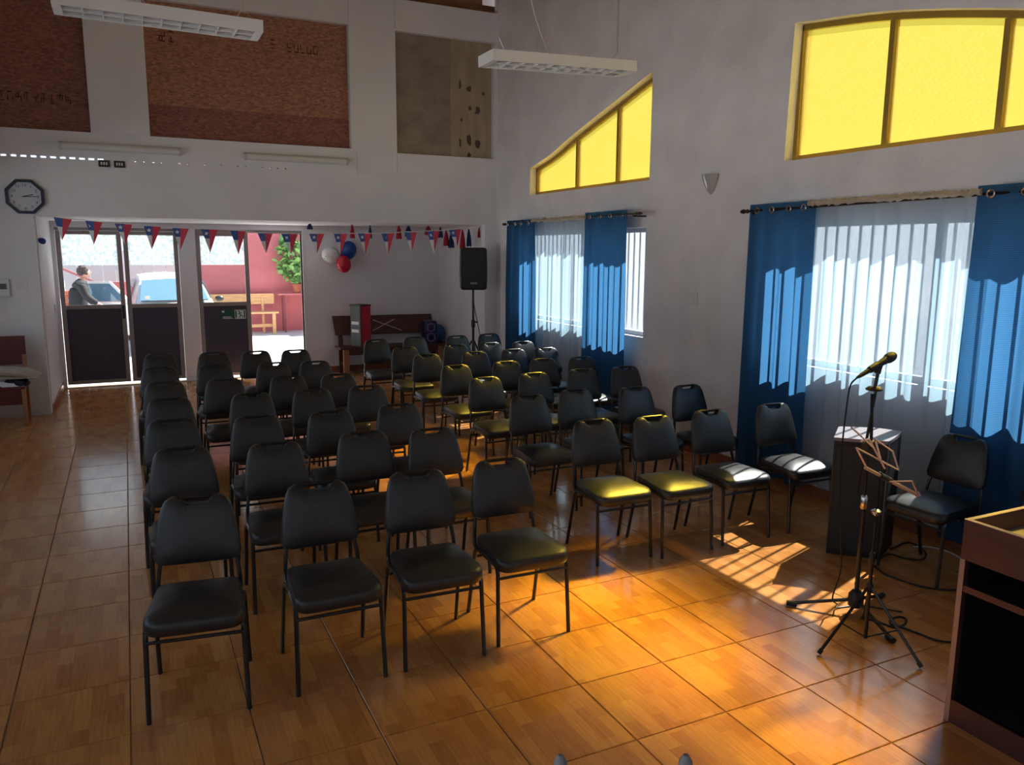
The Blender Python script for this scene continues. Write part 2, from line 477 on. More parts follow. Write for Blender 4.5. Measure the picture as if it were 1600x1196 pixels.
# ------------------------------------------------------------------ mesh helpers
class MB:
    """collects shapes; build() links them as ONE mesh object"""

    def __init__(self):
        self.v, self.f, self.mi = [], [], []
        self.cur = 0

    def add(self, verts, faces):
        o = len(self.v)
        self.v += [tuple(p) for p in verts]
        self.f += [tuple(i + o for i in f) for f in faces]
        self.mi += [self.cur] * len(faces)
        return self

    def box(self, x0, x1, y0, y1, z0, z1, bev=0.0):
        if bev <= 0:
            vs = [(x, y, z) for x in (x0, x1) for y in (y0, y1) for z in (z0, z1)]
            fs = [(0, 1, 3, 2), (4, 6, 7, 5), (0, 4, 5, 1), (2, 3, 7, 6), (0, 2, 6, 4), (1, 5, 7, 3)]
            return self.add(vs, fs)
        bm = bmesh.new()
        bmesh.ops.create_cube(bm, size=1.0)
        for v in bm.verts:
            v.co = Vector(((x0 + x1) / 2 + v.co.x * (x1 - x0), (y0 + y1) / 2 + v.co.y * (y1 - y0), (z0 + z1) / 2 + v.co.z * (z1 - z0)))
        bmesh.ops.bevel(bm, geom=list(bm.edges), offset=bev, segments=2, profile=0.6, affect='EDGES')
        bm.verts.index_update()
        self.add([v.co[:] for v in bm.verts], [[v.index for v in f.verts] for f in bm.faces])
        bm.free()
        return self

    def beam(self, a, b, w, h, up=(0, 0, 1)):
        a, b = Vector(a), Vector(b)
        t = (b - a).normalized()
        s = t.cross(Vector(up))
        if s.length < 1e-4:
            s = t.cross(Vector((0, 1, 0)))
        s.normalize()
        n = s.cross(t)
        vs = [p + s * sx * w / 2 + n * sy * h / 2 for p in (a, b) for sx, sy in ((-1, -1), (1, -1), (1, 1), (-1, 1))]
        return self.add(vs, [(0, 3, 2, 1), (4, 5, 6, 7), (0, 1, 5, 4), (1, 2, 6, 5), (2, 3, 7, 6), (3, 0, 4, 7)])

    def tube(self, pts, r, n=8, cap=True, radii=None):
        pts = [Vector(p) for p in pts]
        rings = []
        ref = None
        for i, p in enumerate(pts):
            t = (pts[min(i + 1, len(pts) - 1)] - pts[max(i - 1, 0)])
            t.normalize()
            if ref is None:
                ref = t.cross(Vector((0, 0, 1)))
                if ref.length < 0.1:
                    ref = t.cross(Vector((1, 0, 0)))
                ref.normalize()
            ref = (ref - t * ref.dot(t)).normalized()
            b = t.cross(ref)
            rr = radii[i] if radii else r
            rings.append([p + ref * math.cos(2 * PI * k / n) * rr + b * math.sin(2 * PI * k / n) * rr for k in range(n)])
        vs = [q for rg in rings for q in rg]
        fs = []
        for i in range(len(rings) - 1):
            for k in range(n):
                k2 = (k + 1) % n
                fs.append((i * n + k, i * n + k2, (i + 1) * n + k2, (i + 1) * n + k))
        if cap:
            fs.append(tuple(reversed(range(n))))
            fs.append(tuple((len(rings) - 1) * n + k for k in range(n)))
        return self.add(vs, fs)

    def lathe(self, prof, n=20, c=(0, 0, 0), axis='z', cap=True):
        """prof = [(r, h)...] turned about an axis through c"""
        vs = []
        for r, h in prof:
            for k in range(n):
                a = 2 * PI * k / n
                u, w = r * math.cos(a), r * math.sin(a)
                if axis == 'z':
                    p = (c[0] + u, c[1] + w, c[2] + h)
                elif axis == 'y':
                    p = (c[0] + u, c[1] + h, c[2] + w)
                else:
                    p = (c[0] + h, c[1] + u, c[2] + w)
                vs.append(p)
        fs = []
        for i in range(len(prof) - 1):
            for k in range(n):
                k2 = (k + 1) % n
                fs.append((i * n + k, i * n + k2, (i + 1) * n + k2, (i + 1) * n + k))
        if cap:
            fs.append(tuple(reversed(range(n))))
            fs.append(tuple((len(prof) - 1) * n + k for k in range(n)))
        return self.add(vs, fs)

    def prism(self, poly, y0, y1, plane='xz'):
        """poly in (a, b) extruded between y0 and y1 along the third axis"""
        n = len(poly)

        def p3(a, b, d):
            return {'xz': (a, d, b), 'xy': (a, b, d), 'yz': (d, a, b)}[plane]
        vs = [p3(a, b, y0) for a, b in poly] + [p3(a, b, y1) for a, b in poly]
        fs = [tuple(range(n)), tuple(reversed(range(n, 2 * n)))]
        for k in range(n):
            k2 = (k + 1) % n
            fs.append((k2, k, n + k, n + k2))
        return self.add(vs, fs)

    def ball(self, c, rx, ry=None, rz=None, nu=16, nv=10):
        ry = rx if ry is None else ry
        rz = rx if rz is None else rz
        vs = [(c[0], c[1], c[2] - rz)]
        for j in range(1, nv):
            ph = -PI / 2 + PI * j / nv
            for k in range(nu):
                a = 2 * PI * k / nu
                vs.append((c[0] + rx * math.cos(ph) * math.cos(a), c[1] + ry * math.cos(ph) * math.sin(a), c[2] + rz * math.sin(ph)))
        vs.append((c[0], c[1], c[2] + rz))
        fs = []
        for k in range(nu):
            k2 = (k + 1) % nu
            fs.append((0, 1 + k2, 1 + k))
            for j in range(nv - 2):
                fs.append((1 + j * nu + k, 1 + j * nu + k2, 1 + (j + 1) * nu + k2, 1 + (j + 1) * nu + k))
            fs.append((1 + (nv - 2) * nu + k, 1 + (nv - 2) * nu + k2, len(vs) - 1))
        return self.add(vs, fs)

    def mesh(self, name, mats, smooth=False, fix=True):
        me = bpy.data.meshes.new(name)
        me.from_pydata(self.v, [], self.f)
        for m in (mats if isinstance(mats, (list, tuple)) else [mats]):
            me.materials.append(m)
        for p, i in zip(me.polygons, self.mi):
            p.material_index = i
        if fix:
            bm = bmesh.new()
            bm.from_mesh(me)
            bmesh.ops.recalc_face_normals(bm, faces=bm.faces)
            bm.to_mesh(me)
            bm.free()
        if smooth:
            for p in me.polygons:
                p.use_smooth = True
            try:
                me.set_sharp_from_angle(angle=math.radians(40))
            except Exception:
                pass
        me.update()
        return me

    def build(self, name, mats, parent=None, smooth=False, loc=None, rot=None, fix=True):
        o = bpy.data.objects.new(name, self.mesh(name, mats, smooth, fix))
        COL.objects.link(o)
        if parent is not None:
            o.parent = parent
        if loc is not None:
            o.location = loc
        if rot is not None:
            o.rotation_euler = rot
        return o


def link_mesh(name, me, parent=None, loc=(0, 0, 0), rot=(0, 0, 0)):
    o = bpy.data.objects.new(name, me)
    COL.objects.link(o)
    o.parent = parent
    o.location = loc
    o.rotation_euler = rot
    return o


def tag(o, label=None, cat=None, group=None, kind=None):
    if label:
        o['label'] = label
    if cat:
        o['category'] = cat
    if group:
        o['group'] = group
    if kind:
        o['kind'] = kind
    return o


def struct(o, label=None):
    o['kind'] = 'structure'
    if label:
        o['label'] = label
    return o


def thing(name, label, cat, loc=(0, 0, 0), rz=0.0, group=None):
    o = bpy.data.objects.new(name, None)
    o.empty_display_size = 0.1
    COL.objects.link(o)
    o.location = loc
    o.rotation_euler = (0, 0, rz)
    return tag(o, label, cat, group)


def copy_tree(o, parent=None):
    c = o.copy()
    COL.objects.link(c)
    c.parent = parent
    for ch in list(o.children):
        copy_tree(ch, c)
    return c


def bend(p0, p1, p2, r, n=5):
    """points rounding the corner p1"""
    p0, p1, p2 = Vector(p0), Vector(p1), Vector(p2)
    a = p1 + (p0 - p1).normalized() * r
    b = p1 + (p2 - p1).normalized() * r
    out = []
    for i in range(n + 1):
        t = i / n
        out.append(a * (1 - t) ** 2 + p1 * 2 * t * (1 - t) + b * t * t)
    return out


def rounded(pts, r, n=5):
    """an open polyline with its corners rounded"""
    out = [Vector(pts[0])]
    for i in range(1, len(pts) - 1):
        out += bend(pts[i - 1], pts[i], pts[i + 1], r if not isinstance(r, (list, tuple)) else r[i - 1], n)
    out.append(Vector(pts[-1]))
    return out


def smooth_path(pts, k=6):
    """Catmull-Rom through the points"""
    P = [Vector(p) for p in pts]
    P = [P[0] * 2 - P[1]] + P + [P[-1] * 2 - P[-2]]
    out = []
    for i in range(1, len(P) - 2):
        for j in range(k):
            t = j / k
            a, b, c, d = P[i - 1], P[i], P[i + 1], P[i + 2]
            out.append(0.5 * ((2 * b) + (c - a) * t + (2 * a - 5 * b + 4 * c - d) * t * t + (3 * b - a - 3 * c + d) * t ** 3))
    out.append(P[-2])
    return out


def round_poly(pts, r, n=4):
    """closed 2-D polygon with rounded corners"""
    out = []
    m = len(pts)
    for i in range(m):
        p0, p1, p2 = [Vector((q[0], q[1], 0)) for q in (pts[i - 1], pts[i], pts[(i + 1) % m])]
        rr = r[i] if isinstance(r, (list, tuple)) else r
        if rr <= 0:
            out.append((p1.x, p1.y))
        else:
            out += [(q.x, q.y) for q in bend(p0, p1, p2, rr, n)]
    return out


def slab(loops, thick, to3d):
    """outline with holes -> a solid sheet. loops[0] outer, rest holes, in (u, v); to3d(u, v, w) with w in 0..thick"""
    cu = bpy.data.curves.new('tmp', 'CURVE')
    cu.dimensions = '2D'
    cu.fill_mode = 'BOTH'
    cu.extrude = thick / 2
    for lp in loops:
        s = cu.splines.new('POLY')
        s.points.add(len(lp) - 1)
        for p, q in zip(s.points, lp):
            p.co = (q[0], q[1], 0, 1)
        s.use_cyclic_u = True
    ob = bpy.data.objects.new('tmp', cu)
    COL.objects.link(ob)
    bpy.context.view_layer.update()
    dg = bpy.context.evaluated_depsgraph_get()
    me = bpy.data.meshes.new_from_object(ob.evaluated_get(dg))
    bpy.data.objects.remove(ob)
    bpy.data.curves.remove(cu)
    mb = MB()
    vs = [to3d(v.co.x, v.co.y, v.co.z + thick / 2) for v in me.vertices]
    fs = [tuple(p.vertices) for p in me.polygons]
    bpy.data.meshes.remove(me)
    mb.add(vs, fs)
    bm = bmesh.new()
    tmp = mb.mesh('tmp', [])
    bm.from_mesh(tmp)
    bmesh.ops.remove_doubles(bm, verts=bm.verts, dist=1e-5)
    bm.verts.index_update()
    out = MB().add([v.co[:] for v in bm.verts], [[v.index for v in f.verts] for f in bm.faces])
    bm.free()
    bpy.data.meshes.remove(tmp)
    return out


def text_mesh(name, body, size, mat, parent, mat4, depth=0.001):
    """flat lettering laid on a surface (mat4 = local placement under the parent)"""
    cu = bpy.data.curves.new('tmp', 'FONT')
    cu.body = body
    cu.size = size
    cu.align_x = 'CENTER'
    cu.align_y = 'CENTER'
    cu.extrude = depth / 2
    cu.resolution_u = 3
    ob = bpy.data.objects.new('tmp', cu)
    COL.objects.link(ob)
    bpy.context.view_layer.update()
    me = bpy.data.meshes.new_from_object(ob.evaluated_get(bpy.context.evaluated_depsgraph_get()))
    bpy.data.objects.remove(ob)
    bpy.data.curves.remove(cu)
    me.transform(mat4)
    me.materials.clear()
    me.materials.append(mat)
    me.name = name
    return link_mesh(name, me, parent)


def rect(a0, a1, b0, b1):
    return [(a0, b0), (a1, b0), (a1, b1), (a0, b1)]


# ------------------------------------------------------------------ THE SETTING
XR, XL = 5.14, -1.84          # right and left walls (inner faces)
YB, YF = 11.17, -3.0          # wall with the wide opening, wall behind the camera
YA = 13.25                    # far wall of the alcove
ZL = 2.43                     # underside of the lintel = alcove ceiling
ZC = 5.95                     # ceiling

# --- floor: grout bed and tiles
floor = struct(MB().box(XL - 0.2, XR + 0.2, YF - 0.2, YA + 0.15, -0.12, -0.006).build('floor', GROUT), 'glazed wood-look ceramic tile floor with thin grout lines')
TX, TY = 0.484, 0.480
tmb = MB()
hx, hy, bv = TX / 2 - 0.0028, TY / 2 - 0.0028, 0.0022
tmb.add([(-hx, -hy, -0.006), (hx, -hy, -0.006), (hx, hy, -0.006), (-hx, hy, -0.006),
         (-hx, -hy, -bv), (hx, -hy, -bv), (hx, hy, -bv), (-hx, hy, -bv),
         (-hx + bv, -hy + bv, 0), (hx - bv, -hy + bv, 0), (hx - bv, hy - bv, 0), (-hx + bv, hy - bv, 0)],
        [(8, 9, 10, 11), (4, 5, 9, 8), (5, 6, 10, 9), (6, 7, 11, 10), (7, 4, 8, 11),
         (0, 1, 5, 4), (1, 2, 6, 5), (2, 3, 7, 6), (3, 0, 4, 7)])
tile_me = tmb.mesh('floor_tile', TILE)
Rinv = CAM_R.transposed()


def seen(p):
    c = Rinv @ (Vector(p) - Vector((0, 0, CAM_H)))
    if c.z > -0.1:
        return False
    x, y = 800 + F_PX * c.x / -c.z, 598 - F_PX * c.y / -c.z
    return -90 < x < 1690 and -60 < y < 1290


cells = []
for i in range(-40, 20):
    for j in range(-40, 40):
        cxx, cyy = 2.79 + (i + 0.5) * TX, 2.52 + (j + 0.5) * TY
        if XL < cxx < XR - 0.02 and YF < cyy < YA - 0.05:
            if cyy > YB + 0.05 and not (-0.95 < cxx < 4.97):
                continue
            cells.append((cxx, cyy, seen((cxx, cyy, 0))))
vis = sorted([c for c in cells if c[2]], key=lambda c: c[0] ** 2 + c[1] ** 2)
single = vis[:300]
rest = vis[300:] + [c for c in cells if not c[2]]
for cxx, cyy, _ in single:
    o = link_mesh('floor_tile', tile_me, floor, (cxx, cyy, 0))
rmb = MB()
for cxx, cyy, _ in rest:
    rmb.add([(x + cxx, y + cyy, z) for x, y, z in tmb.v], tmb.f)
tag(rmb.build('floor_tile_field', TILE, floor), kind='stuff')

# --- outdoors ground
struct(MB().box(-40, 50, -30, 60, -0.30, -0.125).build('ground_outside', CONC), 'pale sunlit concrete yard outside')

struct(MB().box(7.6, 7.8, -12, 18, -0.12, 2.6).build('wall_added_backdrop', BACKDROP), 'grey backdrop wall added outside the curtained windows to dim the view')  # added backdrop, lowers the brightness seen through the sheers

# --- arch profile shared by the coloured windows: height of the arch at a distance d from its middle
ARCH_C = 6.24


def arch_pts(ya, yb, pts, n=14):
    """interpolate measured (y, z) points smoothly between ya and yb"""
    out = []
    for k in range(n + 1):
        y = ya + (yb - ya) * k / n
        for (y0, z0), (y1, z1) in zip(pts[:-1], pts[1:]):
            if min(y0, y1) - 1e-6 <= y <= max(y0, y1) + 1e-6:
                t = (y - y0) / (y1 - y0)
                out.append((y, z0 + (z1 - z0) * t))
                break
    return out


def curve_pts(p):
    return [(q.x, q.y) for q in smooth_path([(a, b, 0) for a, b in p], 5)]


ARCH_L = curve_pts([(10.06, 3.18), (9.5, 3.30), (8.95, 3.47), (8.02, 3.72), (7.24, 3.93)])       # window_3
ARCH_R = curve_pts([(5.25, 3.93), (4.36, 3.80), (3.49, 3.60), (2.9, 3.42), (2.42, 3.18)])        # window_4
H3 = [(10.06, 2.81)] + ARCH_L + [(7.24, 2.81)]
H4 = [(5.28, 2.82)] + ARCH_R + [(2.42, 2.82)]
W1 = (7.26, 10.25, 1.10, 2.31)
W2 = (2.25, 5.38, 1.10, 2.31)
wall_out = rect(YF, YA + 0.2, -0.12, ZC + 0.4)
holes = [rect(*W1), rect(*W2), H3, H4]
WT = 0.20
wall_right = struct(slab([wall_out] + holes, WT, lambda u, v, w: (XR + w, u, v)).build('wall_right', WALLR),
                    'rough grey-white plaster wall with arched yellow windows')
# left wall (mirror of the right one, outside the picture) with large clear windows added for fill light
holesL = [rect(6.7, 10.4, 0.9, 2.75), rect(2.4, 6.2, 0.9, 2.75), rect(-1.9, 1.9, 0.9, 2.75)]
wall_left = struct(slab([rect(YF, YB + 0.15, -0.12, ZC + 0.4)] + holesL, WT, lambda u, v, w: (XL - w, u, v)).build('wall_left', WALLR),
                   'plaster wall outside the picture on the left')
# wall behind the camera, its two openings added to let in fill light
wall_front = struct(slab([rect(XL - WT, XR + WT, -0.12, ZC + 0.4), rect(-1.2, 0.8, 1.6, 3.1), rect(2.5, 4.5, 1.6, 3.1)], WT,
                         lambda u, v, w: (u, YF - w, v)).build('wall_front', WALLR), 'plaster wall behind the viewer')

# --- wall with the wide opening
OPX0, OPX1 = -0.96, 4.94
P1, P2, P3 = (-1.78, -0.277, 3.43, 5.06), (0.38, 2.915, 3.43, 5.055), (3.578, 5.085, 3.41, 5.06)
ZT = 5.47
slits = []
for k in range(40):
    x0 = -1.75 + k * 0.1015
    if x0 < -0.19:
        slits.append(rect(x0, x0 + 0.066, 3.105, 3.136))
    elif x0 < 0.10:
        continue
    elif x0 < 2.2 and k % 5 not in (3,):
        wdt = random.uniform(0.012, 0.04)
        slits.append(rect(x0, x0 + wdt, 3.108, 3.127))
BT = 0.13
outer = [(XL, -0.1), (OPX0, -0.1), (OPX0, ZL), (OPX1, ZL), (OPX1, -0.1), (XR, -0.1), (XR, ZT), (XL, ZT)]
wall_back = struct(slab([outer, rect(*P1), rect(*P2), rect(*P3)] + slits, BT, lambda u, v, w: (u, YB + w, v)).build('wall_back', WALL),
                   'grey-white wall over a wide opening, with boarded panels above')
# thin white sheets facing the upper wall, with their visible joints
sheets = [[(XL, 3.142), (2.99, 3.142), (2.99, 3.43), (XL, 3.43)],
          [(2.925, 3.43), (2.995, 3.43), (2.995, 3.085), (3.17, 3.085), (3.17, 3.135), (3.57, 3.135), (3.57, ZT), (2.925, ZT)],
          [(3.574, 3.13), (XR, 3.118), (XR, 3.40), (3.574, 3.40)],
          [(3.574, 5.07), (XR, 5.07), (XR, ZT), (3.574, ZT)],
          [(-0.268, 3.434), (0.372, 3.434), (0.372, ZT), (-0.268, ZT)],
          [(0.376, 5.062), (2.921, 5.062), (2.921, ZT), (0.376, ZT)],
          [(XL, 5.066), (-0.272, 5.066), (-0.272, ZT), (XL, ZT)]]
for s in sheets:
    slab([s], 0.012, lambda u, v, w: (u, YB - 0.012 + w, v)).build('wall_sheet', WALLB, wall_back)


def stamp(parent, x, z, n, h, y, seed):
    """worn, unreadable stencil marks on a board"""
    rnd = random.Random(seed)
    mb = MB()
    for k in range(n):
        gx = x + k * h * 0.85
        for _ in range(5):
            if rnd.random() < 0.5:
                zz = z + rnd.choice((0, 0.5, 1)) * h
                mb.box(gx, gx + h * 0.5, y - 0.001, y, zz - h * 0.07, zz + h * 0.07)
            else:
                xx = gx + rnd.choice((0, 0.25, 0.5)) * h
                z0 = z + rnd.choice((0, 0.4)) * h
                mb.box(xx - h * 0.06, xx + h * 0.06, y - 0.001, y, z0, z0 + h * rnd.choice((0.5, 0.6)))
    return mb.build('stencil_mark', INK, parent)


YO = YB + 0.085
b1 = MB().box(P1[0] - 0.05, P1[1] + 0.05, YO, YO + 0.012, P1[2] - 0.05, P1[3] + 0.05).build('strand_board', OSBR, wall_back)
stamp(b1, -1.20, 3.75, 9, 0.10, YO, 3)
zs = 3.83
b2 = MB().box(P2[0] - 0.05, P2[1] + 0.05, YO, YO + 0.012, zs, P2[3] + 0.05).build('strand_board', OSB, wall_back)
b3 = MB().box(P2[0] - 0.05, P2[1] + 0.05, YO - 0.004, YO + 0.012, P2[2] - 0.05, zs).build('strand_board', OSBR, wall_back)
stamp(b2, 0.56, 4.60, 2, 0.12, YO, 5)
stamp(b2, 1.90, 4.66, 1, 0.10, YO, 8)
stamp(b2, 2.12, 4.64, 5, 0.10, YO, 9)
b4 = MB().box(P3[0] - 0.05, 4.43, YO, YO + 0.012, P3[2] - 0.05, P3[3] + 0.05).build('plywood_board', PLYG, wall_back)
b5 = MB().box(4.43, P3[1] + 0.03, YO - 0.003, YO + 0.012, P3[2] - 0.05, P3[3] + 0.05).build('plywood_board', PLYT, wall_back)
rnd = random.Random(12)
for (sx, sz, sw, sh) in ((4.58, 4.45, 0.025, 0.16), (4.72, 4.40, 0.04, 0.10), (4.85, 4.1, 0.05, 0.15), (4.58, 3.62, 0.035, 0.14), (4.72, 3.66, 0.05, 0.18),
                         (4.86, 3.62, 0.06, 0.13), (4.6, 3.95, 0.02, 0.05), (4.74, 4.12, 0.03, 0.07), (4.95, 4.35, 0.03, 0.06), (4.72, 3.46, 0.05, 0.07)):
    mb = MB()
    for _ in range(1):
        pts = [(sx + (0.5 + rnd.uniform(0.1, 0.5)) * sw * math.cos(a * PI / 4) + rnd.uniform(-0.3, 0.3) * sw,
                sz + (0.3 + rnd.uniform(0, 0.3)) * sh * math.sin(a * PI / 4)) for a in range(8)]
        mb.prism(pts, YO - 0.004, YO - 0.003)
    mb.build('stain_mark', STAIN, b5)

# --- ceiling of timber, mostly above the picture
ceiling = struct(MB().box(XL - 0.3, XR + 0.3, YF - 0.3, YB + 1.2, ZC, ZC + 0.1).build('ceiling', PINE), 'boarded timber ceiling on open beams')
for k in range(9):
    y = YF + 0.6 + k * 1.7
    MB().box(XL, XR, y - 0.05, y + 0.05, ZC - 0.16, ZC).build('ceiling_beam', TIMBER, ceiling)
MB().box(XL, XR - 0.05, YB - 0.02, YB + 0.10, ZT, ZT + 0.085).build('ceiling_beam', TIMBER, ceiling)
MB().beam((4.0, YB + 0.05, ZT + 0.08), (4.9, YB + 0.05, ZC), 0.05, 0.09, (0, 1, 0)).build('ceiling_beam', TIMBER, ceiling)
MB().beam((4.3, YB + 0.05, ZT + 0.08), (3.4, YB + 0.05, ZC), 0.05, 0.09, (0, 1, 0)).build('ceiling_beam', TIMBER, ceiling)
MB().box(XL, XR, YB + 0.55, YB + 0.58, ZT - 0.3, ZC).build('ceiling_board', TIMBER, ceiling)
struct(MB().tube([(5.09, YB - 0.06, 5.50), (5.09, YB - 0.06, 5.94)], 0.02, 8).build('trim_1', WHITE), 'white conduit pipe in the upper corner')

# --- the alcove behind the opening
AX0, AX1 = -0.95, 4.97
struct(MB().box(AX0 - 0.15, AX0, YB + BT, YA + 0.14, -0.1, ZL).build('wall_alcove_left', WALL), 'white side wall of the alcove beside the doors')
struct(MB().box(AX1, XR, YB + BT, YA + 0.14, -0.1, ZL).build('wall_alcove_right', WALL), 'white side wall of the alcove behind the tall speaker')
struct(MB().box(AX0 - 0.15, XR + 0.2, YB + BT, YA + 0.42, ZL, ZL + 0.09).build('ceiling_alcove', WALLB), 'low white ceiling of the alcove')  # outer overhang made deep enough to keep sun off the frosted film
D_TOP = 2.345
door_hole = [(-0.90, 0.0), (2.60, 0.0), (2.60, D_TOP), (-0.90, D_TOP)]
wall_alcove = struct(slab([[(AX0, -0.1), (-0.90, -0.1), (-0.90, D_TOP), (2.60, D_TOP), (2.60, -0.1), (AX1, -0.1), (AX1, ZL), (AX0, ZL)]], 0.14,
                          lambda u, v, w: (u, YA + w, v)).build('wall_alcove_back', WALL), 'white far wall of the alcove behind the wooden bench')
struct(MB().box(0.74, 0.985, YA + 0.0, YA + 0.13, -0.02, D_TOP).build('trim_2', WALL), 'white post between the glazed doors')
struct(MB().box(2.60, 2.635, YA - 0.012, YA + 0.15, 0, D_TOP + 0.03).build('trim_3', WHITE), 'white edge of the open doorway')
struct(MB().box(AX1 - 0.012, AX1, YB + BT, YA, 0, 0.10).build('baseboard_alcove_right', BASET), 'brown skirting tile in the alcove')
struct(MB().box(2.64, AX1 - 0.012, YA - 0.012, YA, 0, 0.10).build('baseboard_alcove_back', BASET), 'brown skirting tile under the wooden bench')
struct(MB().box(AX0, AX0 + 0.012, YB + BT, YA - 0.02, 0, 0.10).build('baseboard_alcove_left', BASET), 'brown skirting tile beside the doors')
bb = struct(MB().box(XR - 0.006, XR, YF, YB, 0, 0.095).build('baseboard_right', GROUT), 'brown skirting tiles along the right wall')
sk = MB().box(XR - 0.013, XR - 0.005, -0.2385, 0.2385, 0.001, 0.094).mesh('skirting_tile', BASET)
for k in range(21):
    link_mesh('skirting_tile', sk, bb, (0, 1.3 + k * 0.48, 0))


def door_leaf(idx, x0, x1, label, y=YA + 0.03, handle=None, film=True):
    root = struct(thing('door_%d' % idx, label, None, (0, 0, 0)))
    fw, ft = 0.062, 0.045
    z0, z1, zm = 0.035, 2.30, 1.185
    for nm, b in (('stile', (x0, x0 + fw, z0, z1)), ('stile', (x1 - fw, x1, z0, z1)), ('rail', (x0 + fw, x1 - fw, z0, z0 + 0.05)),
                  ('rail', (x0 + fw, x1 - fw, z1 - 0.055, z1)), ('rail', (x0 + fw, x1 - fw, zm - 0.03, zm + 0.03))):
        MB().box(b[0], b[1], y, y + ft, b[2], b[3], 0.004).build(nm, DOORF, root)
    MB().box(x0 + fw, x1 - fw, y + 0.016, y + 0.03, z0 + 0.05, zm - 0.03).build('door_panel', DOORP, root)
    g = MB().box(x0 + fw, x1 - fw, y + 0.020, y + 0.025, zm + 0.03, z1 - 0.055).build('glass_pane', GLASS, root)
    if film:
        MB().box(x0 + fw, x1 - fw, y + 0.0175, y + 0.0192, 1.80, z1 - 0.055).build('frosted_film', FILM, g)
    if handle:
        h = MB().box(handle - 0.018, handle + 0.018, y - 0.008, y, 1.0, 1.2, 0.003)
        h.tube(rounded([(handle, y - 0.006, 1.12), (handle, y - 0.05, 1.12), (handle - 0.09, y - 0.05, 1.12)], 0.015), 0.009, 6)
        h.build('door_handle', BLACK, root, True)
    return root


door_leaf(1, -0.895, -0.045, 'leftmost glazed metal door leaf with dark lower panel', handle=-0.08)
door_leaf(2, -0.02, 0.735, 'glazed metal door leaf left of the white post')
door_leaf(3, 0.99, 1.765, 'glazed metal door leaf carrying the green exit sign')
struct(MB().box(-0.90, 2.60, YA + 0.02, YA + 0.09, 2.302, D_TOP).build('trim_4', DOORF), 'grey metal head rail over the doors')


# --- windows
def clear_window(idx, w, x, sgn, label, bars=True):
    y0, y1, z0, z1 = w
    root = struct(thing('window_%d' % idx, label, None))
    xx0, xx1 = sorted((x, x + sgn * 0.045))
    fw = 0.05
    for a, b, c, d in ((y0, y1, z0, z0 + fw), (y0, y1, z1 - fw, z1), (y0, y0 + fw, z0 + fw, z1 - fw), (y1 - fw, y1, z0 + fw, z1 - fw)):
        MB().box(xx0, xx1, a, b, c, d, 0.004).build('window_frame', WFRAME, root)
    n = 2
    ym = [y0 + fw + (y1 - y0 - 2 * fw) * k / n for k in range(n + 1)]
    for k in range(1, n):
        MB().box(xx0, xx1, ym[k] - 0.03, ym[k] + 0.03, z0 + fw, z1 - fw, 0.004).build('mullion', WFRAME, root)
    for k in range(n):
        a = ym[k] + (0.03 if k else 0)
        b = ym[k + 1] - (0.03 if k < n - 1 else 0)
        MB().box(x + sgn * 0.020, x + sgn * 0.025, a, b, z0 + fw, z1 - fw).build('glass_pane', GLASS, root)
    if bars:
        nb = int((y1 - y0) / 0.115)
        xb = x + sgn * 0.085
        bar = MB().box(xb - 0.006, xb + 0.006, -0.010, 0.010, z0, z1).mesh('window_bar', WFRAME)
        for k in range(1, nb):
            link_mesh('window_bar', bar, root, (0, y0 + (y1 - y0) * k / nb, 0))
    return root


clear_window(1, W1, XR + 0.08, 1, 'clear window behind the far pair of blue drapes')
clear_window(2, W2, XR + 0.08, 1, 'clear window behind the near pair of blue drapes')


def arch_window(idx, hole, mull, x, sgn, label, glass, framem):
    root = struct(thing('window_%d' % idx, label, None))
    fw = 0.045
    zb = hole[0][1]
    ys = [p[0] for p in hole]
    ya, yb = min(ys), max(ys)
    arc = sorted(hole[1:-1])

    def zarc(y):
        for (a, b), (c, d) in zip(arc[:-1], arc[1:]):
            if a <= y <= c and c > a:
                return b + (d - b) * (y - a) / (c - a)
        return arc[0][1] if y < arc[0][0] else arc[-1][1]
    xs = sorted((x, x + sgn * 0.05))
    # frame
    MB().box(xs[0], xs[1], ya, yb, zb, zb + fw).build('window_frame', framem, root)
    MB().box(xs[0], xs[1], ya, ya + fw, zb + fw, zarc(ya + fw / 2) - fw * 0.3).build('window_frame', framem, root)
    MB().box(xs[0], xs[1], yb - fw, yb, zb + fw, zarc(yb - fw / 2) - fw * 0.3).build('window_frame', framem, root)
    n = 20
    top = [(ya + (yb - ya) * k / n, zarc(ya + (yb - ya) * k / n)) for k in range(n + 1)]
    MB().prism(top + [(y, z - fw) for y, z in reversed(top)], xs[0], xs[1], 'yz').build('window_frame', framem, root)
    ms = [ya + fw / 2] + sorted(mull) + [yb - fw / 2]
    for y in mull:
        MB().box(xs[0], xs[1], y - 0.022, y + 0.022, zb + fw, zarc(y) - fw).build('mullion', framem, root)
    for a, b in zip(ms[:-1], ms[1:]):
        k = 8
        tp = [(a + (b - a) * q / k, zarc(a + (b - a) * q / k) - fw * 0.5) for q in range(k + 1)]
        vs = [(x + sgn * 0.025, y, z) for y, z in tp] + [(x + sgn * 0.025, y, zb + fw * 0.5) for y, z in tp]
        mb = MB().add(vs, [(q, q + 1, k + 2 + q, k + 1 + q) for q in range(k)])
        mb.build('glass_pane', glass, root, fix=False)
    return root


arch_window(3, H3, [8.95, 8.02], XR + 0.09, 1, 'yellow arched window above the far blue drapes', YGLASS, YFRAME)
arch_window(4, H4, [4.36, 3.48], XR + 0.09, 1, 'large yellow arched window above the near blue drapes', YGLASS, YFRAME)
for k, h in enumerate(holesL[:3]):  # unseen windows, added to brighten the room with sky light
    clear_window(5 + k, (h[0][0], h[1][0], h[0][1], h[2][1]), XL - 0.12, -1, 'clear window added in the unseen left wall for fill daylight', bars=False)


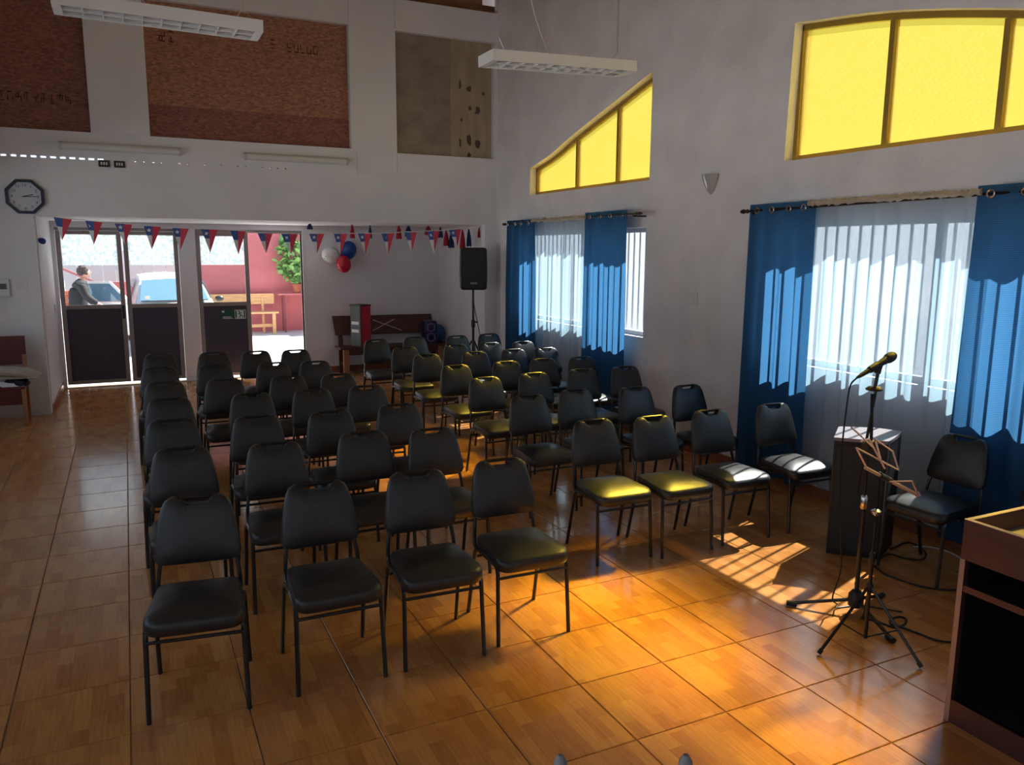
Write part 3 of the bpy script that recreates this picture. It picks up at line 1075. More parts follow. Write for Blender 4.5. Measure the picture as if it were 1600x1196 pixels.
# ------------------------------------------------------------------ THINGS: the chairs
def puffy(outline, front, back, thick, to3d, rings=(1.0, 0.97, 0.9, 0.8, 0.65, 0.45, 0.2), centre=(0, 0), inner=None):
    """a padded cushion: star-shaped outline, bulging front and flatter back"""
    n = len(outline)
    mb = MB()
    vs, fs = [], []

    inner = inner or outline

    def ring(s, d):
        k = max(0.0, min(1.0, (s - 0.80) / 0.2))
        return [to3d(centre[0] + ((u * k + a * (1 - k)) - centre[0]) * s, centre[1] + ((v * k + b * (1 - k)) - centre[1]) * s, d) for (u, v), (a, b) in zip(outline, inner)]
    layers = []
    for s in reversed(rings):
        layers.append(ring(s, -thick / 2 - front * (1 - s ** 3) - (0.0 if s < 1 else 0)))
    layers[-1] = ring(1.0, -thick / 2 + thick * 0.18)
    layers.append(ring(1.008, 0))
    layers.append(ring(1.0, thick / 2 - thick * 0.18))
    for s in rings[1:]:
        layers.append(ring(s, thick / 2 + back * (1 - s ** 3)))
    for L in layers:
        vs += L
    for i in range(len(layers) - 1):
        for k in range(n):
            k2 = (k + 1) % n
            fs.append((i * n + k, i * n + k2, (i + 1) * n + k2, (i + 1) * n + k))
    c0 = len(vs)
    vs.append(to3d(centre[0], centre[1], -thick / 2 - front))
    vs.append(to3d(centre[0], centre[1], thick / 2 + back))
    for k in range(n):
        k2 = (k + 1) % n
        fs.append((c0, k2, k))
        b = (len(layers) - 1) * n
        fs.append((c0 + 1, b + k, b + k2))
    return mb.add(vs, fs)


def lean(z):
    """y of the back frame at height z"""
    return 0.165 + (z - 0.45) * 0.235


def make_chair():
    root = thing('stacking_chair', 'black chair', 'chair', group='black chairs set out in rows')
    # seat cushion
    so = round_poly([(-0.216, -0.245), (0.216, -0.245), (0.182, 0.17), (-0.182, 0.17)], [0.085, 0.085, 0.05, 0.05], 5)
    seat = puffy(so, 0.030, 0.004, 0.058, lambda u, v, d: (u, v, 0.447 - d - 0.10 * max(0, -v - 0.10) ** 1.5 * 3.2), centre=(0, -0.03))
    seat.build('seat', VINYL, root, True)
    # backrest cushion with a small half-moon hand hole under the top bar
    right = [(0.185, 0.578), (0.196, 0.605), (0.188, 0.68), (0.172, 0.77), (0.158, 0.825), (0.140, 0.856), (0.112, 0.872), (0.092, 0.873), (0.076, 0.866), (0.062, 0.838), (0.036, 0.816)]
    bo = [(-0.15, 0.566), (0.0, 0.563), (0.15, 0.566)] + right + [(0.0, 0.808)] + [(-x, z) for x, z in reversed(right)]
    ri_ = right[:6] + [(0.112, 0.868), (0.085, 0.872), (0.066, 0.873), (0.050, 0.873), (0.028, 0.873)]
    bi = [(-0.15, 0.566), (0.0, 0.563), (0.15, 0.566)] + ri_ + [(0.0, 0.873)] + [(-x, z) for x, z in reversed(ri_)]
    back = puffy(bo, 0.026, 0.003, 0.036, lambda u, v, d: (u, lean(v) - 0.012 + d - 0.25 * u * u + 0.006, v), centre=(0, 0.70), inner=bi)
    back.build('backrest', VINYL, root, True)
    # back frame: one hoop of tube, its ends turned forward under the seat
    w0, w1 = 0.188, 0.128
    hoop = [(-w0, -0.04, 0.412), (-w0, 0.170, 0.412), (-w0 + 0.006, lean(0.50), 0.50), (-w1, lean(0.862), 0.868),
            (w1, lean(0.862), 0.868), (w0 - 0.006, lean(0.50), 0.50), (w0, 0.170, 0.412), (w0, -0.04, 0.412)]
    MB().tube(rounded(hoop, [0.05, 0.04, 0.055, 0.055, 0.04, 0.05], 4), 0.0105, 7).build('back_frame', BLKTUBE, root, True)
    # legs: each side is one bent tube, front leg - rail - rear leg
    for s in (-1, 1):
        f = [(s * 0.208, -0.225, 0.0), (s * 0.200, -0.195, 0.425), (s * 0.196, -0.02, 0.428)]
        MB().tube(rounded(f, 0.05, 5), 0.0115, 7).build('leg', BLKTUBE, root, True)
        r = [(s * 0.208, 0.215, 0.0), (s * 0.200, 0.115, 0.425), (s * 0.196, -0.02, 0.428)]
        MB().tube(rounded(r, 0.05, 5), 0.0115, 7).build('leg', BLKTUBE, root, True)
    MB().tube([(-0.202, -0.205, 0.365), (0.202, -0.205, 0.365)], 0.008, 6).build('stretcher', BLKTUBE, root, True)
    MB().tube([(-0.202, 0.132, 0.365), (0.202, 0.132, 0.365)], 0.008, 6).build('stretcher', BLKTUBE, root, True)
    return root


chair0 = make_chair()
used = []


def place_chair(x, y, rz, label, group):
    o = copy_tree(chair0) if used else chair0
    used.append(o)
    o.location = (x, y, 0)
    o.rotation_euler = (0, 0, rz)
    tag(o, label, 'chair', group)
    return o


ORD = ['first', 'second', 'third', 'fourth', 'fifth', 'sixth', 'seventh']
left_cols = [[(300, 772), (283, 700), (268, 656), (264, 623), (257, 597), (249, 574), (249, 553)],
             [(503, 750), (428, 692), (400, 650), (392, 615), (350, 593), (335, 570), (333, 551)],
             [(655, 740), (566, 675), (515, 643), (487, 609), (449, 588), (426, 567), (399, 549)],
             [(780, 722), (674, 670), (621, 632), (572, 603), (527, 585), (491, 565), (461, 547)]]
right_rows = [[(929, 660), (1021, 653), (1108, 642), (1203, 632)],
              [(824, 618), (897, 609), (990, 605), (1072, 602)],
              [(757, 590), (833, 583), (908, 577), (975, 573)],
              [(711, 571), (790, 565), (847, 561), (907, 558)],
              [(666, 554), (741, 550), (801, 546), (852, 544)],
              [(632, 543), (711, 539), (765, 536), (816, 534)],
              [(587, 531), (647, 527), (713, 525), (763, 522)]]
FRONT = {('L', 0): (0.195, 3.715, -8.0), ('L', 1): (0.80, 3.69, -0.6), ('L', 2): (1.325, 3.68, -2.5), ('L', 3): (1.84, 3.715, -1.6),
         ('R', 0): (2.887, 4.41, -2.7), ('R', 1): (3.35, 4.34, -1.7), ('R', 2): (3.88, 4.35, -1.8), ('R', 3): (4.495, 4.34, -2.0)}
rnd = random.Random(3)
TOPZ, TOPY = 0.872, lean(0.862)
ROWS = ['front', 'second', 'third', 'fourth', 'fifth', 'sixth', 'rearmost']
for c, colm in enumerate(left_cols):
    for r, (px, py) in enumerate(colm):
        p = on_z(px, py, TOPZ)
        a = math.radians(rnd.uniform(-2, 1.5))
        xx, yy = p.x + math.sin(a) * TOPY, p.y - math.cos(a) * TOPY
        if r == 0:
            xx, yy, a = FRONT[('L', c)]
            a = math.radians(a)
        place_chair(xx, yy, a,
                    'black vinyl chair, left block, %s row, %s from the left' % (ROWS[r], ORD[c]), 'black chairs of the left block')
for r, row in enumerate(right_rows):
    for c, (px, py) in enumerate(row):
        p = on_z(px, py, TOPZ)
        a = math.radians(rnd.uniform(-2, 2))
        xx, yy = p.x + math.sin(a) * TOPY, p.y - math.cos(a) * TOPY
        if r == 0:
            xx, yy, a = FRONT[('R', c)]
            a = math.radians(a)
        place_chair(xx, yy, a,
                    'black vinyl chair, right block, %s row, %s from the left' % (ROWS[r], ORD[c]), 'black chairs of the right block')
place_chair(4.60, 3.215, math.radians(-88), 'black vinyl chair beside the dark floor speaker, facing into the room', 'black chairs along the window')
place_chair(4.62, 2.62, math.radians(-93), 'black vinyl chair mostly hidden behind the wooden lectern', 'black chairs along the window')


# ------------------------------------------------------------------ curtains
def curtain(name, y0, y1, zt, zb, x, folds, amp, mat, label, cat, seed, grommets=0, spread=0.0, group=None):
    rnd = random.Random(seed)
    root = thing(name, label, cat, (x, (y0 + y1) / 2, zb), 0, group)
    nu, nv = max(60, int(folds * 14)), 14
    ph = [rnd.uniform(0, 6.28) for _ in range(5)]
    vs, fs = [], []
    w = y1 - y0
    for j in range(nv + 1):
        t = j / nv
        z = zt + (zb - zt) * t
        for i in range(nu + 1):
            u = i / nu
            k = 0.45 + 0.55 * min(1, t * 3)
            wave = math.sin(2 * PI * folds * u + ph[0] + 0.5 * math.sin(2 * PI * 1.3 * u + ph[1]) + 0.12 * math.sin(3 * t + ph[2]))
            wave = 0.5 * wave + 0.3 * math.sin(2 * PI * folds * 0.43 * u + ph[3] + 0.6 * t) + 0.3 * math.sin(2 * PI * folds * 0.71 * u + ph[4] + 1.1 * math.sin(5 * u + ph[1]))
            dx = amp * k * wave
            yy = (u - 0.5) * w * (1 + spread * t) + 0.012 * math.cos(2 * PI * folds * u + ph[4]) * k
            vs.append((dx, yy, z - zb))
    for j in range(nv):
        for i in range(nu):
            a = j * (nu + 1) + i
            fs.append((a, a + 1, a + nu + 2, a + nu + 1))
    MB().add(vs, fs).build('cloth', mat, root, True, fix=False)
    for g in range(grommets):
        gy = (-0.5 + (g + 0.5) / grommets) * w
        i = int(round((0.5 + gy / w) * nu))
        gx = vs[i][0]
        mb = MB()
        mb.tube([(gx - 0.012, gy + 0.024 * math.cos(q * PI / 5), zt - zb - 0.055 + 0.024 * math.sin(q * PI / 5)) for q in range(11)], 0.006, 5, cap=False)
        mb.build('grommet', CHROME, root, True)
    return root


XC = XR - 0.165
curtain('blue_drape', 9.62, 10.50, 2.47, 0.10, XC, 4.0, 0.042, DRAPE, 'blue drape on the far side of the far window, near the corner', 'curtain', 1, 4, 0.04, 'blue drapes')
curtain('blue_drape', 7.38, 8.28, 2.50, 0.10, XC, 4.0, 0.045, DRAPE, 'blue drape on the near side of the far window', 'curtain', 2, 4, 0.05, 'blue drapes')
curtain('blue_drape', 4.74, 5.48, 2.46, 0.10, XC, 3.6, 0.045, DRAPE, 'blue drape left of the near window, behind the fourth front chair', 'curtain', 3, 4, 0.06, 'blue drapes')
curtain('blue_drape', 2.35, 3.40, 2.48, 0.10, XC, 4.6, 0.05, DRAPE, 'blue drape at the right edge of the picture, behind the lectern', 'curtain', 4, 5, 0.10, 'blue drapes')
curtain('sheer_curtain', 8.18, 9.75, 2.43, 0.12, XR - 0.075, 9, 0.052, SHEER, 'white sheer curtain between the far blue drapes', 'curtain', 5, group='sheer curtains')
curtain('sheer_curtain', 3.28, 4.84, 2.43, 0.12, XR - 0.075, 8.5, 0.055, SHEER, 'white sheer curtain between the near blue drapes', 'curtain', 6, group='sheer curtains')


def rod(y0, y1, z0, z1, label, seed):
    root = thing('curtain_rod', label, 'curtain rod', (XC, y1, z0), 0, 'curtain rods')
    L = y0 - y1
    MB().tube([(0, 0, 0), (0, L, z1 - z0)], 0.011, 8).build('rod', RODM, root, True)
    for yy, zz, s in ((0, 0, 1), (L, z1 - z0, -1)):
        MB().lathe([(0.011, 0), (0.02, 0.01 * s), (0.013, 0.03 * s), (0.022, 0.06 * s), (0.015, 0.09 * s), (0.002, 0.11 * s)], 10, (0, yy, zz), 'y').build('finial', RODM, root, True)
        b = MB().box(-0.004, XR - XC, yy - s * 0.06 - 0.008, yy - s * 0.06 + 0.008, zz - 0.03, zz - 0.012)
        b.build('bracket', RODM, root)
    return root


rod(7.22, 10.50, 2.425, 2.45, 'dark curtain rod over the far window', 1)
rod(2.20, 5.50, 2.405, 2.435, 'dark curtain rod over the near window', 2)
# ruffled heading of the sheer on the near rod
for (ya, yb, lab, sd) in ((3.36, 4.80, 'gathered cream ruffle along the near curtain rod', 1), (8.26, 9.66, 'gathered cream ruffle along the far curtain rod', 2)):
    rnd = random.Random(sd)
    pts, rr = [], []
    n = 70
    for k in range(n + 1):
        y = ya + (yb - ya) * k / n
        zc = 2.428 if sd == 1 else 2.437
        pts.append((XC - 0.004 + rnd.uniform(-0.004, 0.004), y, zc + 0.008 + rnd.uniform(-0.004, 0.008)))
        rr.append(0.022 + rnd.uniform(-0.006, 0.007))
    tag(MB().tube(pts, 0.02, 8, radii=rr).build('curtain_ruffle', COATM, None, True), lab, 'curtain', 'curtain ruffles')

# ------------------------------------------------------------------ fittings on the walls
# shell-shaped wall lamp
p = on_x(1112, 287, XR)
lamp = thing('wall_lamp', 'small cut-glass shell wall lamp between the two yellow windows', 'wall lamp', (p.x, p.y, p.z), 0)
mb = MB()
vs, fs = [], []
nu, nv = 12, 6
for j in range(nv + 1):
    t = j / nv
    for i in range(nu + 1):
        a = PI * i / nu
        rad = 0.105 * (1 - t) ** 0.55 * (1 + 0.05 * (i % 2))
        vs.append((-0.09 * math.sin(a) * (1 - t) ** 0.6 - 0.004, rad * math.cos(a), 0.085 - 0.19 * t))
for j in range(nv):
    for i in range(nu):
        a = j * (nu + 1) + i
        fs.append((a, a + 1, a + nu + 2, a + nu + 1))
fs.append(tuple(range(nu, -1, -1)))
mb.add(vs, fs).build('glass_shade', LGLASS, lamp)
MB().box(-0.012, 0, -0.05, 0.05, -0.05, 0.05, 0.004).build('back_plate', CHROME, lamp)


def switch(name, label, loc, rz, w=0.075, h=0.115, mat=OFFW):
    root = thing(name, label, 'switch', loc, rz)
    MB().box(-w / 2, w / 2, -0.010, 0, -h / 2, h / 2, 0.004).build('cover_plate', mat, root)
    MB().box(-0.014, 0.014, -0.015, -0.009, -0.025, 0.025, 0.003).build('rocker', OFFW, root)
    return root


p = on_x(1085, 467, XR)
switch('light_switch', 'white light switch on the wall between the two windows', (XR, p.y, p.z), -PI / 2, 0.10, 0.13)
switch('light_switch', 'white light switch right of the fuse box', (-1.14, YB, 1.62), 0, 0.12, 0.12)
p = on_x(88, 484, AX0)
switch('light_switch', 'white light switch on the alcove wall beside the doors', (AX0, 12.88, 1.19), PI / 2, 0.075, 0.15)
fb = thing('fuse_box', 'grey fuse box with dark window at the left edge', 'fuse box', (-1.37, YB, 1.58))
MB().box(-0.13, 0.10, -0.05, 0, -0.11, 0.10, 0.006).build('housing', OFFW, fb)
MB().box(-0.11, 0.075, -0.056, -0.048, -0.02, 0.045, 0.002).build('cover', pbr('smoked_plastic', (0.03, 0.03, 0.035), 0.2), fb)
for k, (sx, lab) in enumerate(((-0.16, 'left one of two dark wall sockets under the batten lamps'), (0.01, 'right one of two dark wall sockets under the batten lamps'))):
    so_ = thing('wall_socket', lab, 'socket', (sx, YB, 3.066), 0, 'dark wall sockets')
    MB().box(-0.062, 0.062, -0.02, 0, -0.035, 0.045, 0.004).build('socket_frame', BLACK, so_)
    for q in (-0.028, 0.0, 0.028):
        MB().box(q - 0.009, q + 0.009, -0.026, -0.019, -0.012, 0.022, 0.003).build('socket_insert', OFFW, so_)

# octagonal clock
ck = thing('wall_clock', 'octagonal wall clock with navy rim above the opening', 'clock', (-1.025, YB, 2.645))
ro, ri = 0.215, 0.180
oc = [(ro * math.cos(PI / 8 + k * PI / 4), ro * math.sin(PI / 8 + k * PI / 4)) for k in range(8)]
ic = [(ri * math.cos(PI / 8 + k * PI / 4), ri * math.sin(PI / 8 + k * PI / 4)) for k in range(8)]
slab([oc, ic], 0.045, lambda u, v, w: (u, -w, v)).build('rim', NAVY, ck)
MB().prism(ic, -0.012, -0.002).build('dial', CLOCKF, ck)
RX = Matrix.Rotation(PI / 2, 4, 'X')
for h in range(1, 13):
    a = PI / 2 - h * PI / 6
    text_mesh('numeral', str(h), 0.048, NAVY, ck, Matrix.Translation((0.135 * math.cos(a), -0.0135, 0.135 * math.sin(a))) @ RX)
MB().beam((-0.03, -0.016, 0.0), (0.085, -0.016, 0.028), 0.010, 0.003, (0, 1, 0)).build('hour_hand', BLACK, ck)
MB().beam((-0.035, -0.019, 0.0), (0.135, -0.019, 0.004), 0.007, 0.003, (0, 1, 0)).build('minute_hand', BLACK, ck)


# batten lamps on the back wall
def batten(x0, x1, z, label):
    L = x1 - x0
    root = thing('batten_lamp', label, 'lamp', ((x0 + x1) / 2, YB - 0.012, z), 0, 'batten lamps on the back wall')
    MB().box(-L / 2, L / 2, -0.035, 0, -0.02, 0.045, 0.008).build('housing', DUSTY, root)
    pr = [(0.02, -L / 2 + 0.01), (0.045, -L / 2 + 0.03), (0.045, L / 2 - 0.03), (0.02, L / 2 - 0.01)]
    MB().lathe(pr, 12, (0, -0.055, 0.0), 'x').build('diffuser', OFFW, root, True)
    for s in (-1, 1):
        MB().lathe([(0.046, -0.012), (0.050, -0.008), (0.050, 0.008), (0.046, 0.012)], 12, (s * (L / 2 - 0.03), -0.055, 0), 'x').build('end_cap', DUSTY, root, True)
    return root


batten(-0.635, 0.735, 3.255, 'left one of two old batten lamps on the back wall')
batten(1.47, 2.865, 3.245, 'right one of two old batten lamps on the back wall')


# hanging louvre lamps
def hanging_lamp(x0, x1, y0, y1, z, tilt, label, h=0.068):
    L, W = x1 - x0, y1 - y0
    root = thing('hanging_lamp', label, 'ceiling lamp', ((x0 + x1) / 2, (y0 + y1) / 2, z), 0, 'hanging louvre lamps')
    ty = math.atan2(-tilt, L)
    body = MB()
    t = 0.012
    body.box(-L / 2, L / 2, -W / 2, -W / 2 + t, 0, h)
    body.box(-L / 2, L / 2, W / 2 - t, W / 2, 0, h)
    body.box(-L / 2, -L / 2 + t, -W / 2 + t, W / 2 - t, 0, h)
    body.box(L / 2 - t, L / 2, -W / 2 + t, W / 2 - t, 0, h)
    body.box(-L / 2, L / 2, -W / 2, W / 2, h, h + 0.008)
    body.box(-L / 2 + t, -L / 2 + 0.05, -W / 2 + t, W / 2 - t, 0.0, 0.006)
    body.box(L / 2 - 0.05, L / 2 - t, -W / 2 + t, W / 2 - t, 0.0, 0.006)
    body.build('housing', WHITE, root, rot=(0, ty, 0))
    # reflector trough, fins, tubes
    for s in (-1, 1):
        rf = MB()
        n = 6
        c = s * W / 4
        vs, fs = [], []
        for k in range(n + 1):
            a = PI * k / n
            for xx in (-L / 2 + 0.05, L / 2 - 0.05):
                vs.append((xx, c - (W / 4 - 0.010) * math.cos(a), 0.034 + 0.028 * math.sin(a)))
        for k in range(n):
            fs.append((2 * k, 2 * k + 1, 2 * k + 3, 2 * k + 2))
        rf.add(vs, fs)
        rf.build('reflector', LOUV, root, True, rot=(0, ty, 0))
        MB().tube([(-L / 2 + 0.06, c, 0.048), (L / 2 - 0.06, c, 0.048)], 0.007, 8).build('lamp_tube', TUBEG, root, True, rot=(0, ty, 0))
    MB().box(-L / 2 + 0.05, L / 2 - 0.05, -0.006, 0.006, 0.002, 0.034).build('louvre_rail', WHITE, root, rot=(0, ty, 0))
    for k in range(1, 10):
        x = -L / 2 + 0.05 + (L - 0.1) * k / 10
        MB().box(x - 0.003, x + 0.003, -W / 2 + t, W / 2 - t, 0.002, 0.030).build('louvre_fin', WHITE, root, rot=(0, ty, 0))
    # V-shaped suspension chains
    for s in (-1, 1):
        xx = s * (L / 2 - 0.10)
        mb = MB()
        mb.tube([(xx - 0.07, 0, h + tilt * s / 2), (xx, 0, h + 0.11), (xx + 0.07, 0, h + tilt * s / 2)], 0.003, 5)
        ztop = ZC - z
        n = int((ztop - h - 0.11) / 0.06)
        for k in range(n):
            za = h + 0.11 + k * 0.06
            mb.tube([(xx + (0.006 if k % 2 else 0), (0 if k % 2 else 0.006), za), (xx + (0.006 if k % 2 else 0), (0 if k % 2 else 0.006), za + 0.064)], 0.0032, 4)
            mb.tube([(xx - (0.006 if k % 2 else 0), (0 if k % 2 else -0.006), za), (xx - (0.006 if k % 2 else 0), (0 if k % 2 else -0.006), za + 0.064)], 0.0032, 4)
        mb.build('chain', CHROME, root)
    cb = smooth_path([(-0.05, 0.02, h), (-0.12, 0.02, h + 0.10), (-0.25, 0.02, h + 0.45), (-0.33, 0.02, h + 1.1), (-0.3, 0.02, ZC - z)], 6)
    MB().tube(cb, 0.005, 6).build('power_lead', DUSTY, root, True)
    return root


hanging_lamp(-0.30, 0.92, 5.70, 5.96, 3.475, -0.02, 'hanging white louvre lamp at upper left, nearest the boarded panels')
hanging_lamp(2.43, 3.65, 5.35, 5.61, 3.40, 0.045, 'hanging white louvre lamp in front of the yellow windows')


# ------------------------------------------------------------------ bunting, tassels, balloons
YBU = 11.13
flags = [((83.3, 338.8), (112.7, 342.6), (97, 376)), ((132.8, 344.3), (160.4, 347), (146.6, 382.7)), ((178.7, 348.4), (206.8, 350.6), (195.5, 382.7)),
         ((224.3, 352.6), (252, 353.9), (237.4, 390)), ((268.7, 355.6), (295.3, 356.9), (282, 391.5)), ((313.8, 357.6), (340, 358.6), (329, 395)),
         ((359.7, 359.5), (384, 361), (372, 398)), ((402.4, 364), (426, 364.7), (416, 396)), ((439, 365), (465.6, 365.3), (456, 398)),
         ((483, 365), (507, 365), (495.7, 397)), ((521.5, 365), (543, 365), (533, 399)), ((559, 364.6), (580.4, 364.6), (570, 398)),
         ((595.7, 364.6), (616, 364), (607, 398)), ((632, 362.4), (651.5, 362.4), (643, 395)), ((667, 361), (687, 360.5), (679, 396)),
         ((701, 359), (721, 357.4), (715, 388))]
bt = thing('flag_bunting', 'string of triangular red, white and blue pennants across the opening', 'bunting', (2.0, YBU, 2.27))
O = Vector((2.0, YBU, 2.27))
line = [on_y(60, 337.5, YBU) - O]
for a, b, t in flags:
    line += [on_y(a[0], a[1], YBU) - O, on_y(b[0], b[1], YBU) - O]
line.append(on_y(752, 353, YBU) - O)
MB().tube(line, 0.006, 6).build('string', WHITE, bt, True)
rnd = random.Random(5)
for i, (a, b, t) in enumerate(flags):
    A, B, T = [on_y(q[0], q[1], YBU) - O for q in (a, b, t)]
    tw = rnd.uniform(-0.03, 0.05)
    mid = (A + B) / 2

    def P(u, w):
        # u across the top 0..1, w down 0..1 (triangle)
        q = A.lerp(B, u)
        c = mid.lerp(T, w)
        q = q.lerp(T, w)
        q = Vector((q.x, q.y + tw * w + 0.006 * math.sin(6 * u + i), q.z))
        return q
    mb = MB()
    th = Vector((0, 0.002, 0))

    def piece(uv, m, off=0.0):
        mb.cur = m
        f = [P(u, w) - Vector((0, off, 0)) for u, w in uv]
        k = [p + th for p in f]
        n = len(f)
        mb.add(f + k, [tuple(range(n)), tuple(reversed(range(n, 2 * n)))] + [(q, (q + 1) % n, n + (q + 1) % n, n + q) for q in range(n)])
    piece([(0, 0), (0.5, 0), (0.5, 0.40), (0, 0.40)], 0)
    piece([(0, 0.40), (0.5, 0.40), (0.5, 0.97), (0, 0.99)], 1)
    piece([(0.5, 0), (1, 0), (1, 0.99), (0.5, 0.97)], 2)
    sc = P(0.27, 0.19)
    R5 = 0.030
    star = []
    for k in range(10):
        r = R5 if k % 2 == 0 else R5 * 0.42
        star.append(sc + Vector((r * math.sin(k * PI / 5), -0.003, r * math.cos(k * PI / 5))))
    mb.cur = 1
    mb.add(star + [sc + Vector((0, -0.003, 0))], [(k, (k + 1) % 10, 10) for k in range(10)])
    mb.build('pennant', [BLUEF, WHTF, REDF], bt, fix=False)


def tassel(px, ptop, pbot, wpx, y, mat, label, tname):
    a, b = on_y(px, ptop, y), on_y(px, pbot, y)
    w = abs(on_y(px + wpx / 2, ptop, y).x - on_y(px - wpx / 2, ptop, y).x) / 2
    h = a.z - b.z
    root = thing('paper_tassel', label, 'paper tassel', (a.x, y, b.z), 0, 'tissue paper tassels')
    n = 14
    prof = [(w * 0.95, 0), (w, h * 0.12), (w * 0.8, h * 0.5), (w * 0.45, h * 0.82), (w * 0.28, h * 0.9)]
    mb = MB()
    vs = []
    for j, (r, z) in enumerate(prof):
        for k in range(n):
            rr = r * (1.0 if k % 2 else 0.78)
            zz = z + (0.012 * (k % 3) if j == 0 else 0)
            vs.append((rr * math.cos(2 * PI * k / n), rr * math.sin(2 * PI * k / n), zz))
    fs = [(j * n + k, j * n + (k + 1) % n, (j + 1) * n + (k + 1) % n, (j + 1) * n + k) for j in range(4) for k in range(n)]
    fs.append(tuple(range(n)))
    fs.append(tuple(4 * n + k for k in range(n)))
    mb.add(vs, fs).build('fringe', mat, root)
    MB().lathe([(w * 0.24, h * 0.88), (w * 0.34, h * 0.93), (w * 0.26, h * 0.98), (w * 0.05, h)], 8).build('knot', mat, root, True)
    if a.z + 0.004 < ZL:
        MB().tube([(0, 0, h * 0.97), (0, 0, ZL - b.z)], 0.002, 4).build('thread', WHITE, root)


tl = [(484, 349, 359, 10, 12.3, TNAVY, 'short navy tassel left of the balloons'), (550, 350, 373, 8, 12.3, TRED, 'crimson tassel above the blue balloon'),
      (578, 352, 373, 6, 12.3, TNAVY, 'thin navy tassel right of the balloons'), (623, 352, 374, 9, 12.3, TRED, 'crimson tassel left of the navy pair'),
      (638, 353, 370, 12, 12.3, TNAVY, 'wide navy tassel beside a crimson one'), (669, 353, 368, 12, 12.2, TRED, 'short crimson tassel over the dark bench'),
      (688, 355, 372, 8, 12.2, TNAVY, 'small navy tassel left of the last pennant'), (697, 360, 385, 9, 11.75, TRED, 'crimson tassel left of the last pennant'),
      (705, 362, 388, 9, 11.7, TNAVY, 'long navy tassel left of the last pennant'), (722.5, 359, 390, 9, 11.55, TRED, 'long crimson tassel above the tall loudspeaker'),
      (732.5, 358, 386, 8, 11.5, TNAVY, 'long navy tassel above the tall loudspeaker'), (748, 356, 372, 4, 11.42, TRED, 'tiny crimson tassel at the edge of the opening')]
for k, a in enumerate(tl):
    tassel(*a, None)


def balloon(c, r, mat, label, toward, dots=None):
    root = thing('balloon', label, 'balloon', c, 0, 'party balloons')
    prof = []
    n = 12
    for k in range(n + 1):
        a = -PI / 2 + PI * k / n
        rr = r * math.cos(a)
        h = r * 1.12 * math.sin(a) if a > 0 else r * 1.25 * math.sin(a)
        prof.append((max(rr, 0.002), h))
    rot = Vector(toward).normalized().to_track_quat('-Z', 'Y').to_euler()
    b = MB().lathe(prof, 20).build('skin', mat, root, True, rot=rot)
    MB().lathe([(0.004, 0), (0.012, -0.02), (0.003, -0.022)], 8, (0, 0, -r * 1.25)).build('knot', mat, root, True, rot=rot)
    if dots:
        rnd = random.Random(4)
        for k in range(14):
            a, e = rnd.uniform(0, 2 * PI), rnd.uniform(-1.1, 1.1)
            d = Vector((math.cos(e) * math.cos(a), math.cos(e) * math.sin(a), math.sin(e)))
            MB().lathe([(0.001, 0), (0.009, 0.001), (0.001, 0.003)], 6).build('dot', dots, b, loc=d * r * 1.02 if d.z < 0 else d * r * 1.03,
                                                                             rot=d.to_track_quat('Z', 'Y').to_euler())


balloon(on_y(516, 399, 13.10), 0.125, BALW, 'white balloon with dark dots on the alcove wall', (0.9, 0, -0.35), INK)
balloon(on_y(544, 391, 13.10), 0.135, BALB, 'blue balloon on the alcove wall above the red one', (-0.3, 0.2, -1))
balloon(on_y(537, 413.5, 12.95), 0.120, BALR, 'red balloon on the alcove wall', (-0.1, 0.1, 1))
balloon((-0.905, 11.36, 2.13), 0.038, BALB, 'blue balloon at the left end of the opening, beside the doors', (-1, 0, 0.6))

# ------------------------------------------------------------------ exit sign on the third door leaf
sg = thing('exit_sign', 'small green emergency exit sign on the dark door panel', 'sign', (1.50, YA + 0.044, 1.02))
MB().box(-0.19, 0.005, -0.003, 0, -0.075, 0.07).build('green_panel', GREEN, sg)
MB().box(0.012, 0.185, -0.003, 0, -0.075, 0.07).build('picture_panel', WHITE, sg)
mb = MB()
mb.box(-0.18, -0.14, -0.0045, -0.003, 0.03, 0.06)
mb.box(-0.17, -0.045, -0.0045, -0.003, -0.047, -0.036)
mb.box(-0.17, -0.02, -0.0045, -0.003, -0.068, -0.058)
mb.build('white_marks', WHITE, sg)
mb = MB()
for bx in ((0.018, 0.024, -0.07, 0.064), (0.174, 0.180, -0.07, 0.064), (0.018, 0.180, 0.058, 0.064), (0.025, 0.042, -0.062, 0.05), (0.15, 0.168, -0.062, 0.055)):
    mb.box(bx[0], bx[1], -0.0045, -0.003, bx[2], bx[3])
mb.lathe([(0.012, -0.0045), (0.012, -0.003)], 10, (0.082, 0, 0.04), 'y')
for a, b in (((0.085, 0.025), (0.10, -0.015)), ((0.10, -0.015), (0.078, -0.062)), ((0.10, -0.012), (0.128, -0.03)), ((0.128, -0.03), (0.135, -0.06)),
             ((0.088, 0.018), (0.062, -0.003)), ((0.092, 0.018), (0.122, 0.018))):
    mb.beam((a[0], -0.004, a[1]), (b[0], -0.004, b[1]), 0.012, 0.001, (0, 1, 0))
mb.build('running_figure', GREEN, sg)

